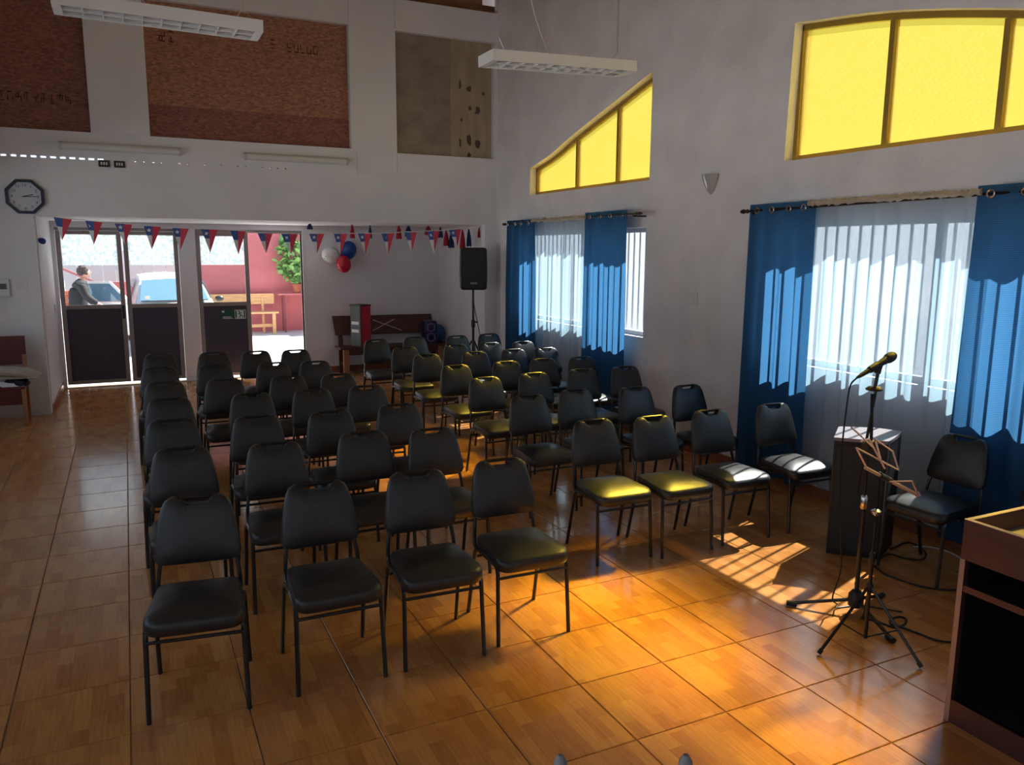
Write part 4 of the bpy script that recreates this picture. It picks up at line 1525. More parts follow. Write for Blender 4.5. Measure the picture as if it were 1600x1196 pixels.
# ------------------------------------------------------------------ bench in the alcove and what stands on it
bn = thing('wooden_bench', 'dark wooden bench with a chalk cross against the alcove wall', 'bench', (4.0, 13.0, 0))
mb = MB()
mb.add([(-0.93, 0.07, 0.64), (0.80, 0.07, 0.64), (0.80, 0.20, 0.94), (-0.95, 0.20, 0.95),
        (-0.93, 0.095, 0.63), (0.80, 0.095, 0.63), (0.80, 0.225, 0.93), (-0.95, 0.225, 0.94)],
       [(0, 1, 2, 3), (7, 6, 5, 4), (0, 4, 5, 1), (1, 5, 6, 2), (2, 6, 7, 3), (3, 7, 4, 0)])
backb = mb.build('back_board', WOODD, bn)
cr = MB()
for (x0, z0, x1, z1) in ((-0.27, 0.87, 0.22, 0.68), (0.11, 0.87, -0.29, 0.69)):
    y0, y1 = 0.07 + (z0 - 0.64) * 0.433 - 0.003, 0.07 + (z1 - 0.64) * 0.433 - 0.003
    cr.beam((x0, y0, z0), (x1, y1, z1), 0.014, 0.002, (0, -1, 0.43))
cr.build('chalk_cross', CHALK, backb)
MB().box(-0.94, 1.0 - 0.06, -0.27, 0.12, 0.425, 0.46, 0.005).build('seat', WOODD, bn)
MB().box(-0.86, 0.86, -0.25, -0.225, 0.33, 0.425).build('apron', WOODD, bn)
for x in (-0.84, 0.80):
    MB().box(x - 0.045, x + 0.045, -0.26, -0.19, 0, 0.425, 0.004).build('leg', WOODL, bn)
    MB().beam((x, 0.09, 0.0), (x, 0.13, 0.64), 0.07, 0.05, (0, 1, 0)).build('leg', WOODD, bn)
    MB().box(x - 0.02, x + 0.02, -0.2, 0.1, 0.14, 0.20).build('side_rail', WOODD, bn)
bx = thing('upright_case', 'tall red and grey case standing on the wooden bench', 'case', (3.44, 12.86, 0.46))
MB().box(-0.10, 0.11, -0.13, 0.13, 0, 0.69, 0.012).build('shell', REDBOX, bx, rot=(0, 0, 0.42))
MB().box(-0.116, -0.098, -0.12, 0.12, 0.01, 0.68, 0.004).build('spine', GREYC, bx, rot=(0, 0, 0.42))
MB().box(-0.12, 0.115, -0.135, 0.135, 0.675, 0.70, 0.004).build('lid_edge', BLACK, bx, rot=(0, 0, 0.42))
MB().box(-0.118, -0.100, -0.138, -0.118, 0.0, 0.69).build('corner_trim', BLACK, bx, rot=(0, 0, 0.42))
for z in (0.24, 0.37):
    MB().box(-0.1185, -0.1155, -0.09, 0.09, z, z + 0.05).build('label_patch', WHITE, bx, rot=(0, 0, 0.42))
ps = thing('party_speaker', 'black party speaker with two purple rings on the bench', 'speaker', (4.62, 12.82, 0.46))
MB().box(-0.125, 0.125, -0.11, 0.11, 0, 0.40, 0.05).build('cabinet', NAVY, ps, True)
for z in (0.115, 0.285):
    mb = MB()
    mb.tube([(0.068 * math.cos(k * PI / 10), -0.112, z + 0.068 * math.sin(k * PI / 10)) for k in range(21)], 0.012, 6, cap=False)
    r_ = mb.build('ring', PURPLE, ps, True)
    MB().lathe([(0.06, -0.108), (0.035, -0.100), (0.02, -0.112), (0.002, -0.118)], 16, (0, 0, z), 'y').build('cone', BLACK, ps, True)
bl = thing('blue_ball', 'round blue drum-like ball at the right end of the bench', 'ball', (4.83, 12.95, 0.46))
MB().ball((0, 0, 0.155), 0.13, 0.12, 0.155, 18, 12).build('shell', BLUEB, bl, True)
MB().tube([(0.132 * math.cos(k * PI / 12), 0, 0.155 + 0.157 * math.sin(k * PI / 12)) for k in range(25)], 0.006, 5, cap=False).build('rim', NAVY, bl, True)

# ------------------------------------------------------------------ loudspeaker on its stand, in the corner
st = thing('speaker_stand', 'black tripod pole stand under the loudspeaker', 'speaker stand', (4.66, 10.97, 0))
MB().tube([(0, 0, 0.05), (0, 0, 0.95)], 0.019, 10).build('lower_pole', BLKTUBE, st, True)
MB().tube([(0, 0, 0.9), (0, 0, 1.52)], 0.0165, 10).build('upper_pole', BLKTUBE, st, True)
MB().lathe([(0.028, 0.90), (0.03, 0.92), (0.03, 1.0), (0.022, 1.02)], 12).build('collar', BLACK, st, True)
MB().tube([(0.02, 0, 0.98), (0.075, 0, 0.98)], 0.012, 8).build('clamp_knob', BLACK, st, True)
for k in range(3):
    a = k * 2 * PI / 3 + 0.4
    c, s = math.cos(a), math.sin(a)
    MB().tube([(0.02 * c, 0.02 * s, 0.70), (0.40 * c, 0.40 * s, 0.02)], 0.012, 7).build('leg', BLKTUBE, st, True)
    MB().tube([(0.02 * c, 0.02 * s, 0.20), (0.20 * c, 0.20 * s, 0.38)], 0.007, 6).build('brace', BLKTUBE, st, True)
pa = thing('loudspeaker', 'dark loudspeaker on a pole in the corner by the opening', 'speaker', (4.66, 10.97, 1.47))
MB().tube([(0, 0, -0.0), (0, 0, 0.03)], 0.03, 10).build('pole_socket', BLACK, pa, True)
sp = round_poly([(-0.195, 0.0), (0.195, 0.0), (0.205, 0.25), (0.195, 0.62), (-0.195, 0.62), (-0.205, 0.25)], [0.05, 0.05, 0.1, 0.05, 0.05, 0.1], 4)
mb = MB()
n = len(sp)
vs = []
for s, y in ((0.93, -0.17), (1.0, -0.15), (1.0, -0.02), (0.78, 0.15), (0.72, 0.16)):
    vs += [(u * s, y, 0.31 + (v - 0.31) * (s if y < 0 else 0.5 + s / 2)) for u, v in sp]
fs = [(i * n + k, i * n + (k + 1) % n, (i + 1) * n + (k + 1) % n, (i + 1) * n + k) for i in range(4) for k in range(n)]
fs += [tuple(range(n)), tuple(4 * n + k for k in range(n))]
mb.add(vs, fs).build('cabinet', BLACK, pa, True, rot=(0, 0, -0.34))
gr = MB().prism([(u * 0.86, 0.31 + (v - 0.31) * 0.9) for u, v in sp], -0.176, -0.168).build('grille', DARKG, pa, rot=(0, 0, -0.34))
MB().box(-0.05, 0.05, -0.181, -0.175, 0.085, 0.115, 0.003).build('badge', LECTT, gr)
MB().lathe([(0.002, -0.178), (0.05, -0.179), (0.055, -0.176)], 14, (0, 0, 0.47), 'y').build('horn_mark', BLACK, gr)
tag(MB().tube(smooth_path([(4.70, 11.05, 1.50), (4.72, 11.06, 1.2), (4.80, 11.05, 0.8), (4.86, 11.05, 0.3), (4.95, 11.0, 0.012), (5.05, 10.7, 0.008)], 6), 0.006, 6).build('speaker_cable', LEADB, None, True),
    'thin black cable hanging down from the pole loudspeaker', 'cable')

# ------------------------------------------------------------------ bench at the left edge with a coat on it
lb = thing('red_bench', 'dark red wooden bench at the left edge of the picture', 'bench', (-1.45, 10.72, 0))
MB().box(-0.37, 0.31, 0.17, 0.20, 0.68, 1.02, 0.004).build('back_board', WOODR, lb)
MB().box(-0.37, 0.31, -0.22, 0.16, 0.44, 0.475, 0.004).build('seat', WOODR, lb)
MB().box(-0.37, 0.30, -0.20, -0.175, 0.26, 0.44).build('apron', WOODR, lb)
for x in (-0.33, 0.29):
    MB().box(x - 0.02, x + 0.02, -0.22, -0.16, 0, 0.44, 0.003).build('leg', WOODL, lb)
    MB().box(x - 0.02, x + 0.02, 0.13, 0.17, 0, 0.80, 0.003).build('leg', WOODL, lb)
ct = thing('folded_coat', 'crumpled beige coat lying on the red bench', 'coat', (-1.45, 10.66, 0.475))


def blob(w, d, h, seed, cx_=0.0, cy_=0.0, z0=0.0, fold=0.02, nu=26, nv=16):
    rnd = random.Random(seed)
    ph = [rnd.uniform(0, 6) for _ in range(6)]
    vs, fs = [], []
    for j in range(nv + 1):
        for i in range(nu + 1):
            u, v = -1 + 2 * i / nu, -1 + 2 * j / nv
            e = max(0.0, 1 - (abs(u) ** 3.2)) ** 0.6 * max(0.0, 1 - abs(v) ** 3.2) ** 0.6
            z = h * e + fold * e * (math.sin(4 * u + 5 * v + ph[0]) + 0.7 * math.sin(9 * v - 3 * u + ph[1]) + 0.5 * math.sin(13 * u + 4 * v + ph[2]))
            vs.append((cx_ + w * u * (1 + 0.05 * math.sin(5 * v + ph[3])), cy_ + d * v * (1 + 0.06 * math.sin(4 * u + ph[4])), z0 + max(z, 0.0)))
    for j in range(nv):
        for i in range(nu):
            a = j * (nu + 1) + i
            fs.append((a, a + 1, a + nu + 2, a + nu + 1))
    b = [i for i in range(nu + 1)] + [(j + 1) * (nu + 1) - 1 for j in range(1, nv + 1)] + [nv * (nu + 1) + i for i in range(nu - 1, -1, -1)] + [j * (nu + 1) for j in range(nv - 1, 0, -1)]
    fs.append(tuple(reversed(b)))
    return MB().add(vs, fs)


blob(0.36, 0.17, 0.09, 2, -0.05, 0.02, 0.0).build('lining', COATW, ct, True)
blob(0.14, 0.15, 0.085, 6, 0.20, 0.0, 0.0).build('pocket_flap', JACKET, ct, True)
blob(0.42, 0.17, 0.11, 3, 0.02, 0.035, 0.085, 0.018).build('body', COATM, ct, True)
MB().tube(smooth_path([(-0.3, -0.10, 0.15), (0.0, -0.13, 0.18), (0.25, -0.12, 0.15), (0.40, -0.10, 0.085)], 5), 0.045, 8,
          radii=[0.04, 0.045, 0.048, 0.05, 0.05, 0.05, 0.05, 0.05, 0.048, 0.046, 0.044, 0.042, 0.04, 0.036, 0.03, 0.02]).build('sleeve', COATM, ct, True)

# ------------------------------------------------------------------ dark floor speaker
fs_ = thing('floor_speaker', 'tall black floor speaker cabinet with pale top beside the sheer curtain', 'speaker', (4.50, 3.68, 0), 0)
fp = [(-0.28, 0.04), (-0.04, -0.20), (0.30, -0.03), (0.23, 0.13), (0.02, 0.27)]
MB().prism(round_poly(fp, [0.01, 0.01, 0.02, 0.02, 0.02], 2), 0.0, 0.80, 'xy').build('cabinet', BLACK, fs_)
MB().prism(round_poly([(x * 1.01, y * 1.01) for x, y in fp], [0.01, 0.01, 0.02, 0.02, 0.02], 2), 0.80, 0.822, 'xy').build('top_panel', LECTT, fs_)
gm = MB()
d = Vector((0.24, -0.24, 0)).normalized()
nrm = Vector((-d.y, d.x, 0)) * -1
nrm = Vector((-0.707, -0.707, 0))
a_, b_ = Vector((-0.28, 0.04, 0)) + d * 0.02, Vector((-0.04, -0.20, 0)) - d * 0.02
o_ = nrm * 0.008
gm.add([a_ + o_ + Vector((0, 0, 0.04)), b_ + o_ + Vector((0, 0, 0.04)), b_ + o_ + Vector((0, 0, 0.77)), a_ + o_ + Vector((0, 0, 0.77)),
        a_ + Vector((0, 0, 0.04)), b_ + Vector((0, 0, 0.04)), b_ + Vector((0, 0, 0.77)), a_ + Vector((0, 0, 0.77))],
       [(0, 1, 2, 3), (7, 6, 5, 4), (0, 4, 5, 1), (1, 5, 6, 2), (2, 6, 7, 3), (3, 7, 4, 0)])
gm.build('grille', DARKG, fs_)
# metal edge at the right side
MB().tube([(-0.04, -0.20, 0.0), (-0.04, -0.20, 0.82)], 0.006, 6).build('corner_edge', GREYC, fs_)

# ------------------------------------------------------------------ microphone stand and microphone
ms = thing('microphone_stand', 'black microphone stand with folded boom arm and round base legs', 'microphone stand', (3.64, 2.97, 0))
MB().tube([(0, 0, 0.06), (0, 0, 0.66)], 0.0125, 10).build('lower_pole', BLKTUBE, ms, True)
MB().tube([(0, 0, 0.6), (0, 0, 1.02)], 0.009, 8).build('upper_pole', BLKTUBE, ms, True)
MB().lathe([(0.014, 0.63), (0.02, 0.64), (0.02, 0.70), (0.012, 0.71)], 12).build('height_clutch', CHROME, ms, True)
MB().lathe([(0.03, 0.045), (0.042, 0.055), (0.042, 0.12), (0.02, 0.15)], 14).build('leg_hub', BLACK, ms, True)
MB().tube([(-0.03, 0, 0.99), (0.03, 0, 1.0)], 0.026, 10).build('swivel_clamp', BLACK, ms, True)
for (x, y) in ((3.37, 3.21), (3.54, 2.64), (3.96, 3.05)):
    e = Vector((x - 3.64, y - 2.97, 0.018))
    u = e.normalized()
    lg = MB().tube([(u.x * 0.03, u.y * 0.03, 0.085), e], 0.0105, 8).build('leg', BLKTUBE, ms, True)
    MB().tube([e - u * 0.045 + Vector((0, 0, 0.002)), e + u * 0.012], 0.0165, 8).build('rubber_foot', BLACK, lg, True)
MB().tube([(-0.035, 0.02, 0.72), (-0.012, 0.01, 1.0), (0.022, 0.0, 1.31)], 0.008, 8).build('boom_arm', BLKTUBE, ms, True)
MB().tube([(0.02, 0.0, 0.98), (-0.005, 0.0, 1.29)], 0.009, 8).build('boom_arm', BLKTUBE, ms, True)
MB().lathe([(0.006, -0.012), (0.042, -0.008), (0.045, 0.0), (0.03, 0.012), (0.006, 0.015)], 14, (0.006, 0, 1.315)).build('boom_joint', BLACK, ms, True)
MB().tube([(0.012, 0, 1.32), (0.030, 0, 1.43)], 0.0095, 8).build('goose_neck', BLKTUBE, ms, True)
MB().tube([(0.020, 0, 1.40), (0.038, 0, 1.455)], 0.017, 10).build('clip_base', BLACK, ms, True)
mdir = Vector((0.29, 0.0, 0.115)).normalized()
m0 = Vector((3.505, 2.97, 1.385))
mc = thing('microphone', 'black handheld microphone clipped on top of the stand', 'microphone', m0 + Vector((0, 0, 0)))


def along(prof):
    pts = [mdir * t for t, r in prof]
    return pts, [r for t, r in prof]


pp, rr = along([(0.0, 0.006), (0.02, 0.010), (0.05, 0.0125), (0.062, 0.0125)])
MB().tube(pp, 0.01, 10, radii=rr).build('connector', BLACK, mc, True)
pp, rr = along([(0.062, 0.0125), (0.07, 0.013), (0.16, 0.016), (0.225, 0.021), (0.238, 0.023)])
MB().tube(pp, 0.01, 12, radii=rr).build('handle', BLACK, mc, True)
pp, rr = along([(0.238, 0.023), (0.245, 0.0275), (0.262, 0.029), (0.285, 0.027), (0.30, 0.019), (0.307, 0.004)])
MB().tube(pp, 0.01, 14, radii=rr).build('grille_head', DARKG, mc, True)
pp, rr = along([(0.10, 0.019), (0.17, 0.021)])
MB().tube(pp, 0.01, 12, radii=rr).build('holder_ring', BLACK, mc, True)
cab = smooth_path([(3.505, 2.97, 1.385), (3.465, 2.975, 1.34), (3.455, 2.98, 1.20), (3.452, 2.985, 1.0), (3.47, 2.99, 0.78), (3.50, 2.99, 0.5),
                   (3.535, 3.0, 0.28), (3.52, 3.03, 0.10), (3.56, 3.03, 0.05), (3.60, 3.06, 0.008), (3.75, 3.02, 0.007), (3.90, 2.86, 0.007)], 6)
tag(MB().tube(cab, 0.0045, 6).build('microphone_cable', LEADB, None, True), 'thin black cable hanging from the microphone to the floor', 'cable')

# ------------------------------------------------------------------ folding music stand
mu = thing('music_stand', 'folding wire music stand with drooping desk in front of the microphone', 'music stand', (3.38, 2.68, 0))
MB().tube([(0, 0, 0.045), (0, 0, 0.50)], 0.010, 8).build('lower_pole', BLKTUBE, mu, True)
MB().tube([(0, 0, 0.46), (0.005, 0, 0.95)], 0.0065, 8).build('upper_pole', BLKTUBE, mu, True)
MB().lathe([(0.012, 0.46), (0.016, 0.47), (0.016, 0.51), (0.011, 0.52)], 10).build('height_clutch', BLACK, mu, True)
MB().lathe([(0.012, 0.30), (0.018, 0.31), (0.018, 0.345), (0.012, 0.355)], 10).build('leg_hub', BLACK, mu, True)
MB().lathe([(0.010, 0.72), (0.026, 0.735), (0.026, 0.745), (0.010, 0.755)], 10).build('wing_nut', CHROME, mu, True)
for (x, y) in ((3.08, 2.71), (3.44, 2.39), (3.63, 2.90)):
    e = Vector((x - 3.38, y - 2.68, 0.012))
    u = Vector((e.x, e.y, 0)).normalized()
    lg = MB().tube([u * 0.012 + Vector((0, 0, 0.33)), e], 0.008, 7).build('leg', BLKTUBE, mu, True)
    MB().tube([e - u * 0.018 + Vector((0, 0, 0.018)), e], 0.0115, 7).build('rubber_foot', BLACK, lg, True)
    MB().tube([(0, 0, 0.05), e.lerp(Vector((0, 0, 0.33)), 0.45)], 0.0045, 6).build('brace', BLKTUBE, mu, True)


def rel(px, py, y):
    return on_y(px, py, y) - Vector((3.38, 2.68, 0))


q0, q1 = rel(1352, 731, 2.64), rel(1436, 775, 2.64)
MB().tube([q0, q0.lerp(q1, 0.30)], 0.009, 7).build('ledge_bar', COPPER, mu, True)
MB().tube([q0.lerp(q1, 0.42), q1], 0.010, 7).build('ledge_bar', COPPER, mu, True)
MB().tube([q0.lerp(q1, 0.26), q0.lerp(q1, 0.46)], 0.016, 8).build('desk_hinge', BLACK, mu, True)
for a, b, ya, yb in (((1338, 700), (1404, 735), 2.68, 2.68), ((1365, 685), (1395, 706), 2.72, 2.72), ((1338, 700), (1355, 733), 2.68, 2.64), ((1358, 686), (1383, 733), 2.72, 2.64),
                     ((1368, 690), (1376, 718), 2.72, 2.68), ((1345, 690), (1358, 686), 2.70, 2.72), ((1404, 735), (1395, 706), 2.68, 2.72), ((1330, 668), (1365, 700), 2.72, 2.70),
                     ((1425, 752), (1436, 775), 2.60, 2.64), ((1390, 753), (1425, 752), 2.62, 2.60)):
    MB().tube([rel(a[0], a[1], ya), rel(b[0], b[1], yb)], 0.0048, 5).build('desk_wire', COPPER, mu, True)

# ------------------------------------------------------------------ cables on the floor
tag(MB().tube(smooth_path([tuple(on_z(px, py, 0.007)) for px, py in ((1345, 965), (1372, 972), (1395, 980), (1412, 977), (1416, 968), (1404, 964), (1391, 969), (1394, 977), (1410, 981),
                                                                      (1440, 992), (1465, 1001), (1490, 1004), (1510, 1004))], 6), 0.0055, 6).build('floor_cable', LEADB, None, True),
    'black cable looping once on the floor towards the lectern', 'cable')
tag(MB().tube(smooth_path([tuple(on_z(px, py, 0.007)) for px, py in ((1366, 884), (1382, 897), (1405, 906), (1440, 917), (1475, 922), (1505, 922))], 6), 0.0055, 6).build('floor_cable', LEADB, None, True),
    'black cable on the floor running behind the lectern from the speaker', 'cable')
tag(MB().tube(smooth_path([tuple(on_z(px, py, 0.007)) for px, py in ((1392, 858), (1420, 848), (1445, 862), (1442, 874), (1415, 873), (1390, 866), (1372, 875))], 6), 0.0055, 6).build('floor_cable', LEADB, None, True),
    'black cable curled under the chair by the floor speaker', 'cable')
tag(MB().tube(smooth_path([tuple(on_z(px, py, 0.007)) for px, py in ((1425, 855), (1450, 855), (1480, 862), (1500, 872))], 6), 0.005, 6).build('floor_cable', OFFW, None, True),
    'white cable under the chair by the floor speaker', 'cable')

# ------------------------------------------------------------------ lectern
le = thing('lectern', 'mahogany lectern with open shelves and tray top at lower right', 'lectern', (3.15, 2.06, 0))
LX, LY = 0.58, -0.80          # depth to the right, length towards the viewer
t = 0.022
MB().box(0, LX, -t, 0, 0.0, 0.93).build('side_panel', LECT, le)
MB().box(0, LX, LY, LY + t, 0.0, 0.93).build('side_panel', LECT, le)
MB().box(LX - t, LX, LY + t, -t, 0.0, 0.93).build('back_panel', LECT, le)
MB().box(0, t, LY + t, -t, 0.755, 0.93).build('tray_front', LECT, le)
MB().box(t, LX - t, LY + t, -t, 0.83, 0.85).build('tray_bottom', LECTT, le)
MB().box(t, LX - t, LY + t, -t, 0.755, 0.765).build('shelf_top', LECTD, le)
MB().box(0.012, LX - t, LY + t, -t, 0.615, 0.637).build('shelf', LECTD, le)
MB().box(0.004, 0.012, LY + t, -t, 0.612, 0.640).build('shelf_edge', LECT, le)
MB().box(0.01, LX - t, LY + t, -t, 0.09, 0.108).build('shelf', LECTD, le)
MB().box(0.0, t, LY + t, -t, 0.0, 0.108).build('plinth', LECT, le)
MB().box(LX - t - 0.004, LX - t, LY + t, -t, 0.108, 0.755).build('inner_shade_sheet', LECTD, le)  # dark sheets that put the interior shade into colour
MB().box(t, LX - t - 0.004, -t - 0.004, -t, 0.108, 0.755).build('inner_shade_sheet', LECTD, le)
MB().box(t, LX - t - 0.004, LY + t, LY + t + 0.004, 0.108, 0.755).build('inner_shade_sheet', LECTD, le)
ed = MB()
ed.box(-0.001, LX + 0.001, -t, 0.001, 0.93, 0.9325)
ed.box(-0.001, t, LY, -t, 0.93, 0.9325)
ed.box(-0.0015, 0, -t, 0.001, 0.0, 0.755)
ed.build('edge_banding', LECTE, le)

# ------------------------------------------------------------------ small dark bag on the second-row wall chair and grey bracket in the foreground
bg = thing('cloth_bag', 'small dark bag with strap by the wall behind the right block', 'bag', tuple(on_z(1024, 664, 0)))
pb = on_z(1024, 664, 0)
mb = blob(0.13, 0.10, 0.24, 8, 0, 0, 0.0, 0.01, 16, 12)
mb.build('body', JACKET, bg, True)
MB().tube(smooth_path([(-0.09, 0, 0.2), (-0.06, 0.01, 0.30), (0.02, 0.02, 0.33), (0.08, 0.01, 0.27), (0.09, 0, 0.18)], 5), 0.008, 6).build('strap', JACKET, bg, True)

ga, gb = Vector((0, 0, CAM_H)) + ray(876, 1180).normalized() * 0.95, Vector((0, 0, CAM_H)) + ray(1072, 1180).normalized() * 0.95
gm_ = (ga + gb) / 2
ux = (gb - ga).normalized()
gs = thing('bracket_stand', 'grey two-pronged bracket peeking in at the bottom edge', 'stand', (gm_.x, gm_.y, 0))
zt_ = gm_.z
for q, nm in ((ga, 'prong'), (gb, 'prong')):
    l = q - Vector((gm_.x, gm_.y, 0))
    MB().tube([l + Vector((0, 0, -0.12)), l + Vector((0, 0, -0.03)), l + Vector((0, 0, -0.008)), l], 0.008, 10, radii=[0.007, 0.0085, 0.0075, 0.003]).build(nm, GREYP, gs, True)
la, lb_ = ga - Vector((gm_.x, gm_.y, 0)), gb - Vector((gm_.x, gm_.y, 0))
MB().tube([la + Vector((0, 0, -0.12)), lb_ + Vector((0, 0, -0.12))], 0.009, 10).build('cross_bar', GREYP, gs, True)
MB().tube([(0, 0, 0.03), (0, 0, zt_ - 0.12)], 0.011, 10).build('pole', BLKTUBE, gs, True)
MB().lathe([(0.14, 0), (0.14, 0.012), (0.03, 0.035), (0.012, 0.05)], 24).build('base', BLACK, gs, True)


# ------------------------------------------------------------------ THE YARD BEYOND THE DOORS
GZ = -0.12
rw = struct(slab([rect(1.30, 9.0, GZ, 4.2)], 0.2, lambda u, v, w: (u, 21.9 + w, v)).build('wall_courtyard', REDWALL), 'red rendered wall across the yard')
pf = thing('sheet_fence', 'pale metal sheet fence behind the parked car', 'fence', (-2.0, 24.0, GZ))
x = -6.0
k = 0
rnd = random.Random(9)
while x < 3.25:
    m = FENCER if k in (14, 16, 20) else FENCE
    MB().box(x, x + 0.30, 0, 0.03 + 0.02 * (k % 2), 0, 2.1, 0.004).build('fence_sheet', m, pf)
    x += 0.31
    k += 1
MB().box(-6, 3.2, 0.05, 0.09, 1.6, 1.68).build('rail', FENCE, pf)
bw = thing('brick_pier', 'low orange brick pier at the left behind the person', 'wall', (-1.55, 22.2, GZ))
bmesh_b = MB().box(-0.11, 0.11, -0.055, 0.055, 0, 0.085, 0.006).mesh('brick', ORANGE)
for r_ in range(12):
    for c_ in range(3):
        link_mesh('brick', bmesh_b, bw, (-0.24 + c_ * 0.235 + (0.1 if r_ % 2 else 0), 0, r_ * 0.095))
MB().box(-0.06, 0.03, -0.03, 0.03, 1.14, 1.95).build('post', REDWALL, bw)
MB().beam((-0.02, 0, 1.75), (1.0, 0, 1.25), 0.05, 0.05).build('rail', REDWALL, bw)
lw = thing('red_side_wall', 'low red wall behind the person beside the car', 'wall', (-0.55, 23.0, GZ))
MB().box(-0.5, 0.6, 0, 0.15, 0, 1.25).build('wall_body', REDWALL, lw)
MB().box(-0.52, 0.62, -0.02, 0.17, 1.25, 1.31).build('coping', REDWALL, lw)


def garden_bench(loc, rz, label):
    root = thing('pine_bench', label, 'bench', loc, rz, 'pine benches in the yard')
    MB().box(-0.8, 0.82, -0.20, 0.18, 0.52, 0.565, 0.004).build('seat', WOODP, root)
    MB().beam((-0.8, 0.26, 0.88), (0.78, 0.26, 0.88), 0.03, 0.27).build('back_board', WOODP, root)
    for x in (-0.55, 0.70):
        MB().box(x - 0.04, x + 0.04, -0.18, -0.11, 0, 0.52).build('leg', WOODP, root)
        MB().beam((x - 0.22, 0.16, 0), (x - 0.22, 0.255, 0.95), 0.06, 0.05, (0, 1, 0)).build('leg', WOODP, root)
    MB().box(-0.75, 0.72, -0.02, 0.02, 0.16, 0.24).build('stretcher', WOODP, root)
    return root


garden_bench((2.68, 21.35, GZ), 0, 'pale pine bench against the red wall outside')
garden_bench((4.90, 20.6, GZ), 0, 'second pale pine bench outside, cut off by the doorway edge')
tb = thing('garden_table', 'thin-legged maroon table against the red wall outside', 'table', (3.95, 21.55, GZ))
MB().box(-0.42, 0.75, -0.22, 0.22, 0.98, 1.02).build('table_top', REDWALL, tb)
for x in (-0.25, 0.68):
    for y in (-0.18, 0.18):
        MB().box(x - 0.02, x + 0.02, y - 0.02, y + 0.02, 0, 0.98).build('leg', FENCER, tb)
pl = thing('potted_plant', 'leafy green potted plant on the maroon table outside', 'plant', (4.05, 21.5, GZ + 1.02))
MB().lathe([(0.09, 0), (0.13, 0.20), (0.14, 0.20), (0.14, 0.24)], 14).build('pot', POT, pl, True)
rnd = random.Random(21)
for k in range(7):
    a = rnd.uniform(0, 6.28)
    MB().tube(smooth_path([(0, 0, 0.2), (0.12 * math.cos(a), 0.08 * math.sin(a), 0.6), (0.25 * math.cos(a) - 0.05, 0.12 * math.sin(a), 1.1)], 4), 0.008, 5).build('stem', LEAF, pl, True)
leafm = MB().add([(0, -0.09, 0), (0.055, -0.015, 0.018), (0.045, 0.06, 0.012), (0, 0.12, -0.009), (-0.045, 0.06, 0.012), (-0.055, -0.015, 0.018), (0, 0.0, 0)],
                 [(0, 1, 6), (1, 2, 6), (2, 3, 6), (3, 4, 6), (4, 5, 6), (5, 0, 6)]).mesh('leaf', LEAF, fix=False)
for k in range(290):
    t = rnd.random()
    zz = 0.28 + 1.25 * t
    rad = 0.16 + 0.30 * math.sin(PI * min(1, t * 0.95 + 0.1))
    a = rnd.uniform(0, 6.28)
    rr_ = rad * math.sqrt(rnd.random())
    link_mesh('leaf', leafm, pl, (rr_ * math.cos(a) - 0.22 * t + 0.03, rr_ * 0.7 * math.sin(a), zz), (rnd.uniform(-1.2, 1.2), rnd.uniform(-1, 1), rnd.uniform(0, 6.28)))

# --- white car seen from the front, one door open
car = thing('parked_car', 'white car facing the doors with one door open', 'car', (0.86, 19.6, GZ), math.radians(4))


prof = [(-1.75, 0.32, 0.62, 0.66), (-1.65, 0.24, 0.80, 0.76), (-1.0, 0.22, 0.93, 0.83), (-0.75, 0.22, 1.00, 0.85), (0.3, 0.22, 1.02, 0.86), (1.5, 0.22, 1.02, 0.85), (1.72, 0.24, 1.00, 0.80), (1.80, 0.34, 0.85, 0.72)]
vs, fs = [], []
for (y, zl, zh, w) in prof:
    vs += [(-w * 0.9, y, zl), (-w, y, zl + 0.18), (-w, y, (zl + zh) / 2 + 0.08), (-w * 0.94, y, zh - 0.06), (-w * 0.82, y, zh), (0, y, zh + 0.035),
           (w * 0.82, y, zh), (w * 0.94, y, zh - 0.06), (w, y, (zl + zh) / 2 + 0.08), (w, y, zl + 0.18), (w * 0.9, y, zl)]
N = 11
for i in range(len(prof) - 1):
    for k in range(N):
        k2 = (k + 1) % N
        fs.append((i * N + k, i * N + k2, (i + 1) * N + k2, (i + 1) * N + k))
fs += [tuple(range(N)), tuple((len(prof) - 1) * N + k for k in range(N))]
MB().add(vs, fs).build('body', CARP, car, True)
cab_p = [(-0.80, 0.99, 0.78), (-0.42, 1.30, 0.70), (-0.16, 1.50, 0.62), (0.2, 1.58, 0.60), (0.9, 1.60, 0.60), (1.35, 1.55, 0.58), (1.55, 1.30, 0.66), (1.70, 1.00, 0.74)]
vs, fs = [], []
for (y, z, w) in cab_p:
    vs += [(-w, y, z - 0.03), (-w * 0.6, y, z + 0.01), (0, y, z + 0.03), (w * 0.6, y, z + 0.01), (w, y, z - 0.03)]
for i in range(len(cab_p) - 1):
    for k in range(4):
        fs.append((i * 5 + k, i * 5 + k + 1, (i + 1) * 5 + k + 1, (i + 1) * 5 + k))
